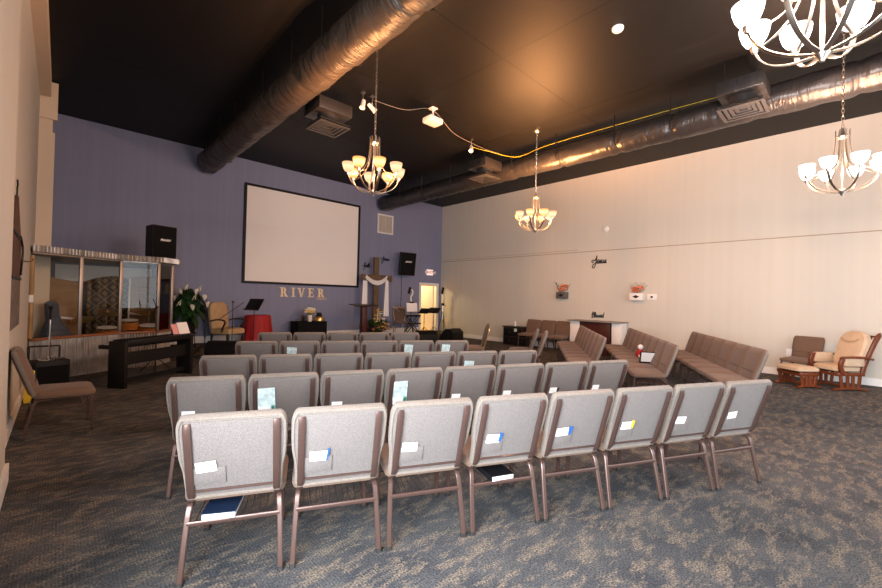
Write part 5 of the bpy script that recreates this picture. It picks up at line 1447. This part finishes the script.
# things left on the right-hand chairs
t = thing('santa_doll', 'small red doll with a white head sitting on the brown chair row', 'doll', (8.12, 2.90, 0.47), R(20))
t.scale = (0.8, 0.8, 0.8)
mb = MB(); mb.lathe([(0.0, 0.0), (0.10, 0.0), (0.115, 0.05), (0.08, 0.14), (0.04, 0.18), (0.0, 0.185)], 14); mb.build('body', MT['red'], t)
mb = MB(); mb.ball((0, 0, 0.235), 0.065, 12); mb.build('head', MT['card'], t)
mb = MB(); mb.tube([(0.08, 0, 0.13), (0.17, 0.02, 0.05)], 0.025, 0.025, 8); mb.tube([(-0.08, 0, 0.13), (-0.17, 0.02, 0.05)], 0.025, 0.025, 8); mb.ball((-0.19, 0.02, 0.04), 0.03, 8, mi=1); mb.ball((0.19, 0.02, 0.04), 0.03, 8, mi=1); mb.build('arm', [MT['red'], MT['card']], t)
t = thing('framed_card', 'white card in a dark frame propped on the brown chair row', 'card', (7.36, 2.46, 0.47), R(118))
mb = MB(); mb.box((0, 0, 0.10), (0.34, 0.02, 0.22), Matrix.Rotation(R(-25), 3, 'X')); mb.build('frame', MT['black'], t)
mb = MB(); mb.box((0, 0.013, 0.108), (0.30, 0.006, 0.18), Matrix.Rotation(R(-25), 3, 'X')); mb.build('card_face', MT['card'], t)

# ------------------------------------------------------------------ lights
def area(name, loc, rot, sx, sy, power, col):
    l = bpy.data.lights.new(name, 'AREA'); l.shape = 'RECTANGLE'; l.size = sx; l.size_y = sy; l.energy = power; l.color = col
    o = bpy.data.objects.new(name, l); COL.objects.link(o); o.location = loc; o.rotation_euler = rot
    return o
area('added_fill_daylight', ((VX0 + VX1) / 2, YB - 0.4, (VZ0 + VZ1) / 2), (R(-90), 0, PI), VX1 - VX0 - 0.3, VZ1 - VZ0 - 0.3, 215, (0.90, 0.95, 1.0))  # cool fill light added outside the unseen back window
area('window_daylight', (XN - 0.35, (WY0 + WY1) / 2, (WZ0 + WZ1) / 2), (0, R(-90), 0), 2.1, 3.2, 560, (0.90, 0.95, 1.0))
l = bpy.data.lights.new('back_room_lamp', 'POINT'); l.energy = 75; l.color = (1.0, 0.86, 0.45); l.shadow_soft_size = 0.12
o = bpy.data.objects.new('back_room_lamp', l); COL.objects.link(o); o.location = (10.3, 13.2, 2.3)

w = bpy.data.worlds.new('world'); scn.world = w; w.use_nodes = True
bg = w.node_tree.nodes['Background']; bg.inputs['Color'].default_value = (0.75, 0.85, 1.0, 1); bg.inputs['Strength'].default_value = 0.5

scn.view_settings.view_transform = 'Standard'
scn.view_settings.look = 'None'
scn.view_settings.gamma = 1.0
scn.view_settings.use_curve_mapping = False
scn.view_settings.exposure = 0.24
scn.cycles.use_denoising = True
scn.cycles.max_bounces = 8
scn.cycles.sample_clamp_indirect = 6.0
